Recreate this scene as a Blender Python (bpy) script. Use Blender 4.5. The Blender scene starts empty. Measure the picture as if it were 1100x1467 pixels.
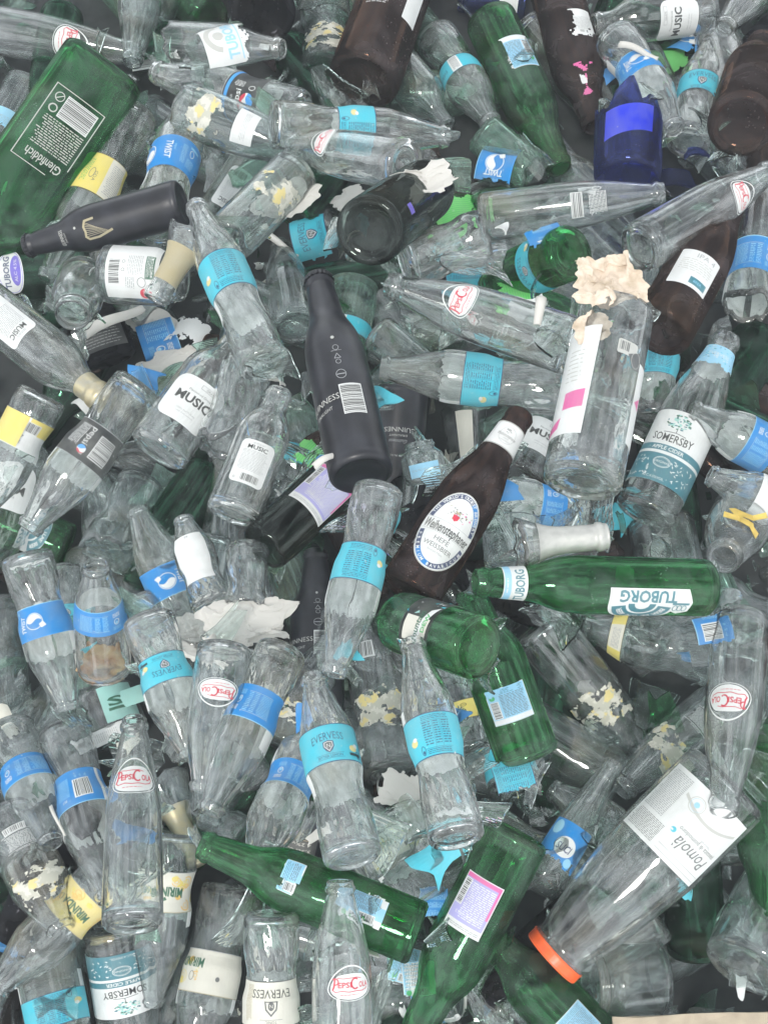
import bpy, bmesh, math, random
import numpy as np
from mathutils import Vector, Matrix
R = math.radians
SC = bpy.context.scene

# ------------------------------------------------------------------ camera
PITCH, FOVV, DEP, ZS = R(23), R(45), 1.364, 0.20
PW, PH = 1100.0, 1467.0
FPX = (PH/2)/math.tan(FOVV/2)
CAM = Vector((0, -DEP*math.sin(PITCH), ZS+DEP*math.cos(PITCH)))
cd = bpy.data.cameras.new('camera'); cam = bpy.data.objects.new('camera', cd)
SC.collection.objects.link(cam); SC.camera = cam
cam.location = CAM; cam.rotation_euler = (PITCH, 0, 0)
cd.sensor_fit = 'VERTICAL'; cd.angle_y = FOVV; cd.sensor_height = 24
cd.lens = 12/math.tan(FOVV/2); cd.clip_start = .05; cd.clip_end = 200
# ------------------------------------------------------------------ world, sun, exposure
w = bpy.data.worlds.new('World'); SC.world = w; w.use_nodes = True
nt = w.node_tree; nt.nodes.clear()
SUN_EL, SUN_AZ = R(62), R(200)
def N(nt, t, **k):
    n = nt.nodes.new(t)
    for a, b in k.items():
        if a in n.inputs: n.inputs[a].default_value = b
        else: setattr(n, a, b)
    return n
sky = N(nt, 'ShaderNodeTexSky'); sky.sky_type = 'NISHITA'; sky.sun_disc = False
sky.sun_elevation = SUN_EL; sky.sun_rotation = SUN_AZ; sky.dust_density = 4; sky.air_density = 1.2; sky.ozone_density = 1
tc = N(nt, 'ShaderNodeTexCoord')
nz = N(nt, 'ShaderNodeTexNoise'); nz.inputs['Scale'].default_value = 2.6; nz.inputs['Detail'].default_value = 4
cr = N(nt, 'ShaderNodeValToRGB'); cr.color_ramp.elements[0].position = .44; cr.color_ramp.elements[0].color = (3.4, 3.6, 3.8, 1)
cr.color_ramp.elements[1].position = .60; cr.color_ramp.elements[1].color = (21, 22, 22.6, 1)
mx = N(nt, 'ShaderNodeMix'); mx.data_type = 'RGBA'; mx.inputs[0].default_value = .85
bg = N(nt, 'ShaderNodeBackground'); bg.inputs[1].default_value = .11
wo = N(nt, 'ShaderNodeOutputWorld')
L = nt.links.new
L(tc.outputs['Generated'], nz.inputs['Vector']); L(nz.outputs['Fac'], cr.inputs[0])
L(sky.outputs[0], mx.inputs[6]); L(cr.outputs[0], mx.inputs[7]); L(mx.outputs[2], bg.inputs[0]); L(bg.outputs[0], wo.inputs[0])
sd = bpy.data.lights.new('sun', 'SUN'); sd.energy = 1.5; sd.angle = R(11); sd.color = (1, .97, .92)
so = bpy.data.objects.new('sun', sd); SC.collection.objects.link(so)
sdir = Vector((math.cos(SUN_EL)*math.sin(SUN_AZ), math.cos(SUN_EL)*math.cos(SUN_AZ), math.sin(SUN_EL)))
so.rotation_euler = sdir.to_track_quat('Z', 'Y').to_euler()
vs = SC.view_settings; vs.view_transform = 'Standard'; vs.look = 'None'; vs.gamma = 1; vs.exposure = 0.38
try: vs.use_curve_mapping = False
except Exception: pass
cy = SC.cycles; cy.max_bounces = 22; cy.transmission_bounces = 22; cy.transparent_max_bounces = 16
cy.glossy_bounces = 5; cy.diffuse_bounces = 4; cy.caustics_refractive = True; cy.caustics_reflective = False
cy.blur_glossy = 0.0; cy.sample_clamp_indirect = 6; cy.use_denoising = True
try: cy.denoiser = 'OPENIMAGEDENOISE'; cy.denoising_input_passes = 'RGB_ALBEDO_NORMAL'
except Exception: pass
cy.use_adaptive_sampling = True; cy.adaptive_threshold = .02

# ------------------------------------------------------------------ materials
MATS = {}
def newmat(name):
    m = bpy.data.materials.new(name); m.use_nodes = True; m.node_tree.nodes.clear(); return m, m.node_tree
def paper(name, col, rough=.55, var=.12, back=True, dirt=.12, gloss=.25):
    """printed paper: colour outside, plain paper inside, faint soiling"""
    if name in MATS: return MATS[name]
    m, t = newmat(name); l = t.links.new
    o = N(t, 'ShaderNodeOutputMaterial'); p = N(t, 'ShaderNodeBsdfPrincipled')
    p.inputs['Roughness'].default_value = rough; p.inputs['Specular IOR Level'].default_value = gloss
    tc = N(t, 'ShaderNodeTexCoord')
    oi = N(t, 'ShaderNodeObjectInfo')
    va = N(t, 'ShaderNodeVectorMath'); va.operation = 'ADD'
    n1 = N(t, 'ShaderNodeTexNoise'); n1.inputs['Scale'].default_value = .045 if False else 45; n1.inputs['Detail'].default_value = 5
    mr = N(t, 'ShaderNodeMapRange'); mr.inputs[1].default_value = .35; mr.inputs[2].default_value = .75; mr.inputs[3].default_value = 0; mr.inputs[4].default_value = dirt*2.2
    l(tc.outputs['Object'], va.inputs[0]); l(oi.outputs['Random'], va.inputs[1]); l(va.outputs[0], n1.inputs['Vector']); l(n1.outputs['Fac'], mr.inputs[0])
    mix = N(t, 'ShaderNodeMix'); mix.data_type = 'RGBA'; mix.inputs[6].default_value = (*col, 1); mix.inputs[7].default_value = (.36, .36, .33, 1)
    l(mr.outputs[0], mix.inputs[0])
    last = mix.outputs[2]
    if back:
        g = N(t, 'ShaderNodeNewGeometry'); mb = N(t, 'ShaderNodeMix'); mb.data_type = 'RGBA'; mb.inputs[7].default_value = (.88, .90, .88, 1)
        l(g.outputs['Backfacing'], mb.inputs[0]); l(last, mb.inputs[6]); last = mb.outputs[2]
    if name not in ('white_tissue', 'printed_white', 'printed_cream'):
        # rubbed spots where the paper shows through the ink
        n4 = N(t, 'ShaderNodeTexNoise'); n4.inputs['Scale'].default_value = 170; n4.inputs['Detail'].default_value = 8; n4.inputs['Roughness'].default_value = .7; l(va.outputs[0], n4.inputs['Vector'])
        m4 = N(t, 'ShaderNodeMapRange'); m4.inputs[1].default_value = .64; m4.inputs[2].default_value = .70; l(n4.outputs['Fac'], m4.inputs[0])
        k4 = N(t, 'ShaderNodeMix'); k4.data_type = 'RGBA'; k4.inputs[7].default_value = (.60, .61, .60, 1); l(m4.outputs[0], k4.inputs[0]); l(last, k4.inputs[6]); last = k4.outputs[2]
    l(last, p.inputs['Base Color'])
    bp = N(t, 'ShaderNodeBump'); bp.inputs['Strength'].default_value = .25; bp.inputs['Distance'].default_value = .0006
    n2 = N(t, 'ShaderNodeTexNoise'); n2.inputs['Scale'].default_value = 130; l(va.outputs[0], n2.inputs['Vector']); l(n2.outputs['Fac'], bp.inputs['Height']); l(bp.outputs[0], p.inputs['Normal'])
    tl = N(t, 'ShaderNodeBsdfTranslucent'); tl.inputs['Color'].default_value = (.80, .82, .80, 1) if back else (*col, 1); ms = N(t, 'ShaderNodeMixShader'); ms.inputs[0].default_value = .16
    l(p.outputs[0], ms.inputs[1]); l(tl.outputs[0], ms.inputs[2]); l(ms.outputs[0], o.inputs[0]); MATS[name] = m; return m
COL = dict(cyan=(.05,.48,.60), white=(.74,.75,.74), cream=(.68,.66,.58), black=(.022,.023,.026), navy=(.03,.05,.14), blue=(.006,.22,.58), ltblue=(.30,.60,.80),
    red=(.60,.03,.07), yellow=(.74,.62,.16), orange=(.78,.30,.03), green=(.05,.42,.12), teal=(.05,.20,.25), pink=(.72,.13,.36), lav=(.40,.38,.70),
    grey=(.34,.35,.36), dkgrey=(.11,.115,.12), gold=(.42,.36,.22), silver=(.50,.50,.47), mint=(.33,.60,.55), violet=(.16,.12,.55), lime=(.16,.60,.14),
    deepgreen=(.02,.12,.07), paleyellow=(.74,.62,.26), residue=(.52,.51,.43), brightblue=(.05,.33,.78), cobalt=(.02,.04,.62), tan=(.40,.32,.20), amber=(.78,.50,.14))
def PM(k): return paper('printed_'+k, COL[k])
def glass(name, col, dust=(.02,.22), dustcol=(.50,.52,.49), rough=.0, ior=1.52, bump=.5):
    if name in MATS: return MATS[name]
    m, t = newmat(name); l = t.links.new
    o = N(t, 'ShaderNodeOutputMaterial'); g = N(t, 'ShaderNodeBsdfGlass'); g.inputs['Color'].default_value = (*col, 1)
    g.inputs['Roughness'].default_value = rough; g.inputs['IOR'].default_value = ior
    d = N(t, 'ShaderNodeBsdfDiffuse'); d.inputs['Color'].default_value = (*dustcol, 1)
    nd = N(t, 'ShaderNodeTexNoise'); nd.inputs['Scale'].default_value = 11; nd.inputs['Detail'].default_value = 5
    md_ = N(t, 'ShaderNodeMapRange'); md_.inputs[1].default_value = .50; md_.inputs[2].default_value = .68; dm = N(t, 'ShaderNodeMix'); dm.data_type = 'RGBA'; dm.inputs[6].default_value = (*dustcol, 1); dm.inputs[7].default_value = (dustcol[0]*.80, dustcol[1]*.70, dustcol[2]*.52, 1)
    l(nd.outputs['Fac'], md_.inputs[0]); l(md_.outputs[0], dm.inputs[0]); l(dm.outputs[2], d.inputs['Color'])
    tr = N(t, 'ShaderNodeBsdfTranslucent'); tr.inputs['Color'].default_value = (*dustcol, 1)
    ad = N(t, 'ShaderNodeMixShader'); ad.inputs[0].default_value = .35
    tc = N(t, 'ShaderNodeTexCoord'); oi = N(t, 'ShaderNodeObjectInfo')
    mu = N(t, 'ShaderNodeMath'); mu.operation = 'MULTIPLY'; mu.inputs[1].default_value = 9
    va = N(t, 'ShaderNodeVectorMath'); va.operation = 'ADD'
    l(oi.outputs['Random'], mu.inputs[0]); l(tc.outputs['Object'], va.inputs[0]); l(mu.outputs[0], va.inputs[1])
    l(va.outputs[0], nd.inputs['Vector'])
    n1 = N(t, 'ShaderNodeTexNoise'); n1.inputs['Scale'].default_value = 22; n1.inputs['Detail'].default_value = 7; n1.inputs['Distortion'].default_value = 1.2
    l(va.outputs[0], n1.inputs['Vector'])
    mr = N(t, 'ShaderNodeMapRange'); mr.inputs[1].default_value = .42; mr.inputs[2].default_value = .72; mr.inputs[3].default_value = dust[0]; mr.inputs[4].default_value = dust[1]
    l(n1.outputs['Fac'], mr.inputs[0])
    # fine specks of dirt and dried drops
    vo = N(t, 'ShaderNodeTexVoronoi'); vo.inputs['Scale'].default_value = 260; l(va.outputs[0], vo.inputs['Vector'])
    sp = N(t, 'ShaderNodeMapRange'); sp.inputs[1].default_value = .10; sp.inputs[2].default_value = .22; sp.inputs[3].default_value = .35; sp.inputs[4].default_value = 0
    l(vo.outputs['Distance'], sp.inputs[0])
    n3 = N(t, 'ShaderNodeTexNoise'); n3.inputs['Scale'].default_value = 30; l(va.outputs[0], n3.inputs['Vector'])
    s2 = N(t, 'ShaderNodeMapRange'); s2.inputs[1].default_value = .56; s2.inputs[2].default_value = .66; l(n3.outputs['Fac'], s2.inputs[0])
    mm = N(t, 'ShaderNodeMath'); mm.operation = 'MULTIPLY'; l(sp.outputs[0], mm.inputs[0]); l(s2.outputs[0], mm.inputs[1])
    a2 = N(t, 'ShaderNodeMath'); a2.operation = 'ADD'; a2.use_clamp = True; l(mr.outputs[0], a2.inputs[0]); l(mm.outputs[0], a2.inputs[1])
    bp = N(t, 'ShaderNodeBump'); bp.inputs['Strength'].default_value = bump; bp.inputs['Distance'].default_value = .0012
    n2 = N(t, 'ShaderNodeTexNoise'); n2.inputs['Scale'].default_value = 60; n2.inputs['Detail'].default_value = 2
    mp = N(t, 'ShaderNodeMapping'); mp.inputs['Scale'].default_value = (1, 1, .35); l(va.outputs[0], mp.inputs[0]); l(mp.outputs[0], n2.inputs['Vector'])
    l(n2.outputs['Fac'], bp.inputs['Height']); l(bp.outputs[0], g.inputs['Normal'])
    l(d.outputs[0], ad.inputs[1]); l(tr.outputs[0], ad.inputs[2])
    mix = N(t, 'ShaderNodeMixShader'); l(a2.outputs[0], mix.inputs[0]); l(g.outputs[0], mix.inputs[1]); l(ad.outputs[0], mix.inputs[2]); l(mix.outputs[0], o.inputs[0])
    MATS[name] = m; return m
G = dict(
    clear=glass('clear_glass', (.988,.996,.993), dust=(.015,.24), dustcol=(.62,.65,.66)),
    hazy=glass('hazy_clear_glass', (.94,.968,.96), dust=(.03,.30), dustcol=(.55,.58,.60)),
    green=glass('green_glass', (.34,.72,.45), dust=(.03,.26), dustcol=(.34,.44,.39)),
    dgreen=glass('dark_green_glass', (.22,.52,.36), dust=(.02,.20), dustcol=(.28,.36,.33)),
    brown=glass('brown_glass', (.27,.16,.11), dust=(.08,.26), dustcol=(.29,.245,.25)),  # dust film, its tone raised to stand in for grey sheen too
    dark=glass('near_black_glass', (.045,.045,.055), dust=(.04,.12), dustcol=(.28,.29,.33)),
    cobalt=glass('cobalt_glass', (.22,.28,.72), dust=(.10,.32), dustcol=(.16,.19,.34)),
    splinter=glass('splinter_glass', (.955,.99,.975), dust=(.0,.05), dustcol=(.55,.6,.57), bump=.3),
    smoke=glass('smoky_glass', (.42,.46,.44), dust=(.02,.16), dustcol=(.30,.33,.32)),
    aqua=glass('pale_aqua_glass', (.80,.94,.88), dust=(.08,.34), dustcol=(.45,.55,.50)))
def simple(name, col, rough=.5, metal=0, bump=0, scale=60, col2=None):
    if name in MATS: return MATS[name]
    m, t = newmat(name); l = t.links.new
    o = N(t, 'ShaderNodeOutputMaterial'); p = N(t, 'ShaderNodeBsdfPrincipled'); p.inputs['Roughness'].default_value = rough; p.inputs['Metallic'].default_value = metal
    tc = N(t, 'ShaderNodeTexCoord'); n1 = N(t, 'ShaderNodeTexNoise'); n1.inputs['Scale'].default_value = scale; n1.inputs['Detail'].default_value = 6
    l(tc.outputs['Object'], n1.inputs['Vector'])
    mix = N(t, 'ShaderNodeMix'); mix.data_type = 'RGBA'; mix.inputs[6].default_value = (*col, 1); mix.inputs[7].default_value = (*(col2 or [c*.6 for c in col]), 1)
    mr = N(t, 'ShaderNodeMapRange'); mr.inputs[1].default_value = .4; mr.inputs[2].default_value = .7; l(n1.outputs['Fac'], mr.inputs[0]); l(mr.outputs[0], mix.inputs[0]); l(mix.outputs[2], p.inputs['Base Color'])
    if bump:
        b = N(t, 'ShaderNodeBump'); b.inputs['Strength'].default_value = bump; b.inputs['Distance'].default_value = .001; l(n1.outputs['Fac'], b.inputs['Height']); l(b.outputs[0], p.inputs['Normal'])
    l(p.outputs[0], o.inputs[0]); MATS[name] = m; return m
# ------------------------------------------------------------------ scattering volume added as an even pale veil over the whole heap
bm = bmesh.new(); bmesh.ops.create_cube(bm, size=1); hz = bpy.data.meshes.new('haze'); bm.to_mesh(hz); bm.free()
ho = bpy.data.objects.new('haze', hz); SC.collection.objects.link(ho); ho.scale = (8, 8, 3.0); ho.location = (0, 0, .45); ho['kind'] = 'stuff'; ho['label'] = 'thin pale haze hanging over the heap of bottles'
hm, ht = newmat('pale_haze'); pv = N(ht, 'ShaderNodeVolumePrincipled'); pv.inputs['Color'].default_value = (.90, .95, 1, 1); pv.inputs['Density'].default_value = .018; hout = N(ht, 'ShaderNodeOutputMaterial'); ht.links.new(pv.outputs[0], hout.inputs['Volume']); hz.materials.append(hm)
SC.cycles.volume_bounces = 1
G['black'] = simple('matt_black_sleeve', (.008,.008,.011), .36, 0, .12, 34, (.024,.025,.032))
GROUND = simple('grimy_ground', (.030,.033,.034), .9, 0, .6, 30, (.014,.016,.017))
FOIL_G = simple('gold_foil', (.48,.42,.27), .38, .55, .3, 90, (.40,.38,.31))
FOIL_S = simple('grey_foil', (.46,.46,.43), .45, .35, .3, 90, (.36,.36,.34))
LIDM = simple('orange_lid_paint', (.80,.12,.03), .35, 0, .05, 60, (.62,.09,.03))
CAPM = simple('dark_cap_metal', (.03,.03,.035), .4, .4, .1, 80)
TISSUE = paper('white_tissue', (.64,.62,.58), .9, back=False, dirt=.06)
BEIGE = simple('stained_tissue', (.66,.56,.46), .9, 0, .6, 90, (.45,.36,.26))
CARD = simple('cardboard', (.42,.35,.26), .85, 0, .4, 60, (.34,.28,.21))
FOOD = simple('rusty_rotten_pulp', (.34,.17,.06), .7, 0, .7, 80, (.50,.40,.22))
STRAWM = simple('yellow_ribbon_plastic', (.72,.52,.12), .5, 0, .1, 60)
# ------------------------------------------------------------------ bottle shapes: (radius, height) in mm, base to lip
PROF = {
 'soda': dict(D=60, H=202, w=2.6, pts=[(26,0),(29,2.5),(29.8,8),(30,20),(29.6,38),(27.2,54),(26,66),(27,78),(29,86),(29.8,90),(30,94),(30,126),(29.4,131),(27.6,140),(24,153),(20,166),(16.8,178),(14.8,187),(13.9,190),(13.6,192),(15.2,193.5),(15.2,196.5),(13.6,198),(13.4,201),(12.6,202)], swirl=(14,.55,7,.010,((8,84),(132,165)))),
 'sodaribs': dict(D=60, H=202, w=2.6, pts=[(26,0),(29,2.5),(29.8,8),(30,20),(29.6,38),(27.2,54),(26,66),(27,78),(29,86),(29.8,90),(30,94),(30,126),(29.4,131),(27.6,140),(24,153),(20,166),(16.8,178),(14.8,187),(13.9,190),(13.6,192),(15.2,193.5),(15.2,196.5),(13.6,198),(13.4,201),(12.6,202)], swirl=(10,1.1,6,.022,((10,86),(128,172)))),
 'smooth': dict(D=60, H=205, w=2.6, pts=[(26,0),(29,2.5),(30,8),(30,40),(29.6,80),(28.8,105),(27,125),(24,143),(20.5,160),(17,176),(14.6,188),(13.7,192),(15.4,194),(15.4,198),(13.7,200),(13.4,204),(12.6,205)]),
 'beer': dict(D=61, H=228, w=2.8, pts=[(27,0),(29.8,2.5),(30.5,7),(30.2,9),(30.5,11),(30.5,60),(30.5,128),(30.1,133),(28.5,146),(25,158),(20.5,169),(18,180),(16.6,195),(15.2,210),(14.4,214),(14.2,216),(15.4,218),(15.4,222),(14.0,224),(13.8,227),(13,228)]),
 'weiss': dict(D=68, H=256, w=3, pts=[(29,0),(33,2.5),(34,8),(34,60),(34,124),(33.4,134),(31,150),(27,167),(22,184),(19,199),(17,220),(15.6,240),(14.8,243),(16,245),(16,252),(14.6,254),(13.6,256)]),
 'cider': dict(D=62, H=222, w=2.8, pts=[(27,0),(30.4,2.5),(31,8),(31,70),(31,122),(30.2,132),(27.8,147),(24,163),(20,178),(17,192),(15,205),(14.6,209),(16,211),(16,216),(14.6,218),(13.4,222)]),
 'music': dict(D=66, H=196, w=2.8, pts=[(29,0),(32.4,3),(33,9),(33,60),(33,118),(32.4,126),(29.5,138),(24.5,149),(19,159),(16.4,168),(15.6,180),(15.6,184),(17,185.5),(17,189),(15.6,191),(15.2,195),(14.4,196)]),
 'wine': dict(D=76, H=300, w=3.4, pts=[(33,0),(37,3),(38,9),(38,90),(38,190),(37.2,202),(33,218),(26,232),(19,245),(15.6,258),(14.6,280),(14.6,290),(16.4,291),(16.4,296),(14.6,297),(14,300)]),
 'jar': dict(D=70, H=92, w=2.6, pts=[(30,0),(34,3),(35,9),(35,40),(35,64),(33.5,70),(30,75),(28.4,78),(28.4,80),(29.8,81),(29.8,83),(28.4,84.5),(28.4,90),(27.2,92)]),
 'smalljar': dict(D=60, H=80, w=2.6, pts=[(24,0),(29,3),(30,9),(30,40),(29,52),(24,60),(20.5,65),(20.5,69),(22,70),(22,73),(20.5,75),(20,80)]),
 'passata': dict(D=102, H=262, w=3, pts=[(45,0),(50,4),(51,12),(51,60),(50.5,110),(48,130),(45,160),(41,190),(37,215),(33,235),(31,244),(31,249),(32.5,250),(32.5,253),(31,254),(31,261),(30,262)]),
 'tumbler': dict(D=76, H=86, w=3.5, pts=[(32,0),(36,3),(37,10),(37.4,40),(37.8,70),(38,83),(37.4,86)], dimple=True),
 'liquor': dict(D=84, H=285, w=3.4, pts=[(36,0),(40,3),(42,9),(42,60),(42,150),(42,190),(39,204),(30,220),(20,232),(15.4,244),(14.4,268),(16,270),(16,280),(14.4,284),(14,285)], tri=True),
 'cup': dict(D=70, H=80, w=2, pts=[(22,0),(23.5,2),(24.5,6),(27,25),(30,50),(33,72),(35,80)]),
}
def interp_rows(pts, n_sub=3):
    """Catmull-Rom through the control points -> dense rows"""
    P = [Vector((r, z)) for r, z in pts]; out = []
    for i in range(len(P)-1):
        a = P[i-1] if i > 0 else P[i]; b = P[i]; c = P[i+1]; d = P[i+2] if i+2 < len(P) else c
        ln = (c-b).length; k = max(1, min(n_sub, int(ln/4)+1)) if ln < 30 else 4
        for j in range(k):
            t = j/k
            # limited tangents keep straight walls straight
            m0 = (c-a)*.5*min(1, (c-b).length*2/max(1e-6, (c-a).length)); m1 = (d-b)*.5*min(1, (c-b).length*2/max(1e-6, (d-b).length))
            h = (2*t**3-3*t**2+1)*b + (t**3-2*t**2+t)*m0 + (-2*t**3+3*t**2)*c + (t**3-t**2)*m1
            out.append((h.x, h.y))
    out.append((P[-1].x, P[-1].y)); return out
ROWS = {k: interp_rows(v['pts']) for k, v in PROF.items()}
def rad(ty, z):
    rows = ROWS[ty]
    if z <= rows[0][1]: return rows[0][0]
    for (r0, z0), (r1, z1) in zip(rows, rows[1:]):
        if z0 <= z <= z1 and z1 > z0: return r0+(r1-r0)*(z-z0)/(z1-z0)
    return rows[-1][0]
def jag(seed, amp, n=7):
    rng = random.Random(seed); ks = [(rng.uniform(.2, 1)/(k**.7), rng.uniform(0, 6.28), k) for k in range(1, n+1)]
    sp = [rng.uniform(-1, 1) for _ in range(48)]
    def f(th):
        s = sum(a*math.sin(k*th+p) for a, p, k in ks)/2.2
        x = (th % 6.2832)/6.2832*24; i = int(x); fr = x-i
        s2 = sp[i % 24]*(1-fr)+sp[(i+1) % 24]*fr
        return amp*(s*.75+s2*.35)
    return f
SEG = 48
def section(ty, th, z, H):
    v = PROF[ty]; m = 1.0
    if v.get('tri'):
        # rounded three-sided section, a flat side towards +X, fading to round at the neck
        a = (th+math.pi/3) % (2*math.pi/3) - math.pi/3
        flat = min(1.22, .80/max(.3, math.cos(a)))
        k = 1-min(1, max(0, (z-185)/45)); m = 1+(flat-1)*k*.9
    return m
def bottle_mesh(ty, cut_top=None, cut_base=None, seed=0, amp=12):
    """solid-walled vessel: outer skin, inner skin, thick foot, lip - or a jagged broken edge where it is cut"""
    v = PROF[ty]; rows = ROWS[ty]; H = v['H']; wl = v['w']; sw = v.get('swirl')
    nseg = 72 if sw else SEG
    jt = jag(seed*7+1, amp); jb = jag(seed*7+5, amp)
    bm = bmesh.new()
    z0 = cut_base or 0.0; z1 = cut_top or H
    full0 = cut_base is None; full1 = cut_top is None
    zs = [z for r, z in rows if (full0 or z > z0+4) and (full1 or z < z1-4)]
    rr = [r for r, z in rows if (full0 or z > z0+4) and (full1 or z < z1-4)]
    if not full0: zs.insert(0, z0); rr.insert(0, rad(ty, z0))
    if not full1: zs.append(z1); rr.append(rad(ty, z1))
    lo, hi = zs[0], zs[-1]
    def zmap(z, th):
        dz = 0
        if not full1: dz += jt(th)*max(0, (z-lo)/(hi-lo))**1.5
        if not full0: dz += jb(th)*max(0, (hi-z)/(hi-lo))**1.5
        return z+dz
    def ring(z, r, inner):
        vs = []
        for j in range(nseg):
            th = 2*math.pi*j/nseg; zz = zmap(z, th); q = r
            if (not full1 or not full0) and zz != z: q = rad(ty, zz)-(wl if inner else 0) if 0 < zz < H else r
            q *= section(ty, th, zz, H)
            if sw and not inner:
                k, am, _, tw, zr = sw
                for a, b in zr:
                    if a < zz < b:
                        e = min(1, (zz-a)/10, (b-zz)/10); q += am*e*(abs(math.sin(.5*k*(th+tw*zz)))*2-2)
            if v.get('dimple') and not inner and 10 < zz < 74:
                q += -1.6*max(0, math.sin(zz/74*math.pi*5))*max(0, math.cos(th*9+(math.pi if int(zz/74*5*.5) % 2 else 0)))
            vs.append(bm.verts.new((q*math.cos(th), q*math.sin(th), zz)))
        return vs
    outer = [ring(z, r, False) for z, r in zip(zs, rr)]
    foot = 5.0
    if full0:
        izs = [(z, r) for z, r in zip(zs, rr) if z >= foot+4]
        inner = [ring(z, max(3, r-wl), True) for z, r in izs]
    else:
        inner = [ring(z, max(3, r-wl), True) for z, r in zip(zs, rr)]
    def strip(a, b):
        for j in range(nseg): bm.faces.new((a[j], a[(j+1) % nseg], b[(j+1) % nseg], b[j]))
    for a, b in zip(outer, outer[1:]): strip(a, b)
    for a, b in zip(inner, inner[1:]): strip(b, a)
    strip(outer[-1], inner[-1])
    if full0:
        def rg(r, z): return [bm.verts.new((r*section(ty, 2*math.pi*j/nseg, 0, H)*math.cos(2*math.pi*j/nseg), r*section(ty, 2*math.pi*j/nseg, 0, H)*math.sin(2*math.pi*j/nseg), z)) for j in range(nseg)]
        R0 = rr[0]
        prev = outer[0]
        for r, z in ((R0*.90, .1), (R0*.84, 1.6), (R0*.6, 3.0), (R0*.3, 3.8)):
            g = rg(r, z); strip(g, prev); prev = g
        c = bm.verts.new((0, 0, 4))
        for j in range(nseg): bm.faces.new((c, prev[(j+1) % nseg], prev[j]))
        Ri = max(r for r in rr[:4])-wl; prev = inner[0]
        for r, z in ((Ri*.93, foot+1.6), (Ri*.72, foot+.6), (Ri*.35, foot+2.6)):
            g = rg(r, z); strip(prev, g); prev = g
        c = bm.verts.new((0, 0, foot+3.4))
        for j in range(nseg): bm.faces.new((c, prev[j], prev[(j+1) % nseg]))
    else: strip(inner[0], outer[0])
    bmesh.ops.recalc_face_normals(bm, faces=bm.faces)
    me = bpy.data.meshes.new('vessel'); bm.to_mesh(me); bm.free()
    me.transform(Matrix.Scale(.001, 4))
    for p in me.polygons: p.use_smooth = True
    return me
def shard_mesh(ty, z0, z1, a0, a1, seed):
    """curved splinter of a bottle wall, jagged all round"""
    rng = random.Random(seed); w = PROF[ty]['w']; nu, nv = 10, 8
    bm = bmesh.new(); g = {}
    def edge(n, q):
        # a fracture runs in a few straight or gently bent runs
        c = [rng.uniform(-q, q) for _ in range(4)]; return [c[int(t)]*(1-(t-int(t)))+c[min(3, int(t)+1)]*(t-int(t)) for t in [i/n*2.999 for i in range(n+1)]]
    eu, eu2, ev, ev2 = edge(nv, .13), edge(nv, .13), edge(nu, .15), edge(nu, .15)
    sk = rng.uniform(-.5, .5)
    zc = (z0+z1)/2; rc = rad(ty, zc)
    for i in range(nu+1):
        for j in range(nv+1):
            u, v = i/nu, j/nv
            uu = u+(eu[j]*(1-u)+eu2[j]*u); vv = v+(ev[i]*(1-v)+ev2[i]*v)
            # narrow towards one end: splinters are rarely rectangular
            uu = .5+(uu-.5)*(1-.6*v)+sk*(v-.5)*.6
            th = a0+(a1-a0)*uu-(a0+a1)/2; z = z0+(z1-z0)*vv
            for s in (0, 1):
                r = rad(ty, max(0, z))-w*s
                g[i, j, s] = bm.verts.new(((r*math.cos(th)-rc), r*math.sin(th), z-zc))
    for i in range(nu):
        for j in range(nv):
            bm.faces.new((g[i,j,0], g[i+1,j,0], g[i+1,j+1,0], g[i,j+1,0])); bm.faces.new((g[i,j,1], g[i,j+1,1], g[i+1,j+1,1], g[i+1,j,1]))
    for i in range(nu):
        bm.faces.new((g[i,0,0], g[i,0,1], g[i+1,0,1], g[i+1,0,0])); bm.faces.new((g[i,nv,0], g[i+1,nv,0], g[i+1,nv,1], g[i,nv,1]))
    for j in range(nv):
        bm.faces.new((g[0,j,0], g[0,j+1,0], g[0,j+1,1], g[0,j,1])); bm.faces.new((g[nu,j,0], g[nu,j,1], g[nu,j+1,1], g[nu,j+1,0]))
    bmesh.ops.recalc_face_normals(bm, faces=bm.faces)
    me = bpy.data.meshes.new('shard'); bm.to_mesh(me); bm.free(); me.transform(Matrix.Scale(.001, 4)); return me

# ------------------------------------------------------------------ flat printing, later wrapped round the glass
_tc = {}
def text_geo(s, shear=0, bold=0):
    k = (s, shear, bold)
    if k in _tc: return _tc[k]
    cu = bpy.data.curves.new('lettering', 'FONT'); cu.body = s; cu.size = 1; cu.shear = shear; cu.offset = bold; cu.resolution_u = 2; cu.fill_mode = 'FRONT'
    ob = bpy.data.objects.new('lettering', cu); me = ob.to_mesh()
    vs = [(v.co.x, v.co.y) for v in me.vertices]; fs = [tuple(p.vertices) for p in me.polygons]
    ob.to_mesh_clear(); bpy.data.objects.remove(ob); bpy.data.curves.remove(cu)
    x0 = min(v[0] for v in vs); x1 = max(v[0] for v in vs)
    h = .73  # cap height of the built-in face at size 1
    vs = [((x-(x0+x1)/2)/h, y/h-.5) for x, y in vs]
    _tc[k] = (vs, fs, (x1-x0)/h); return _tc[k]
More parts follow.
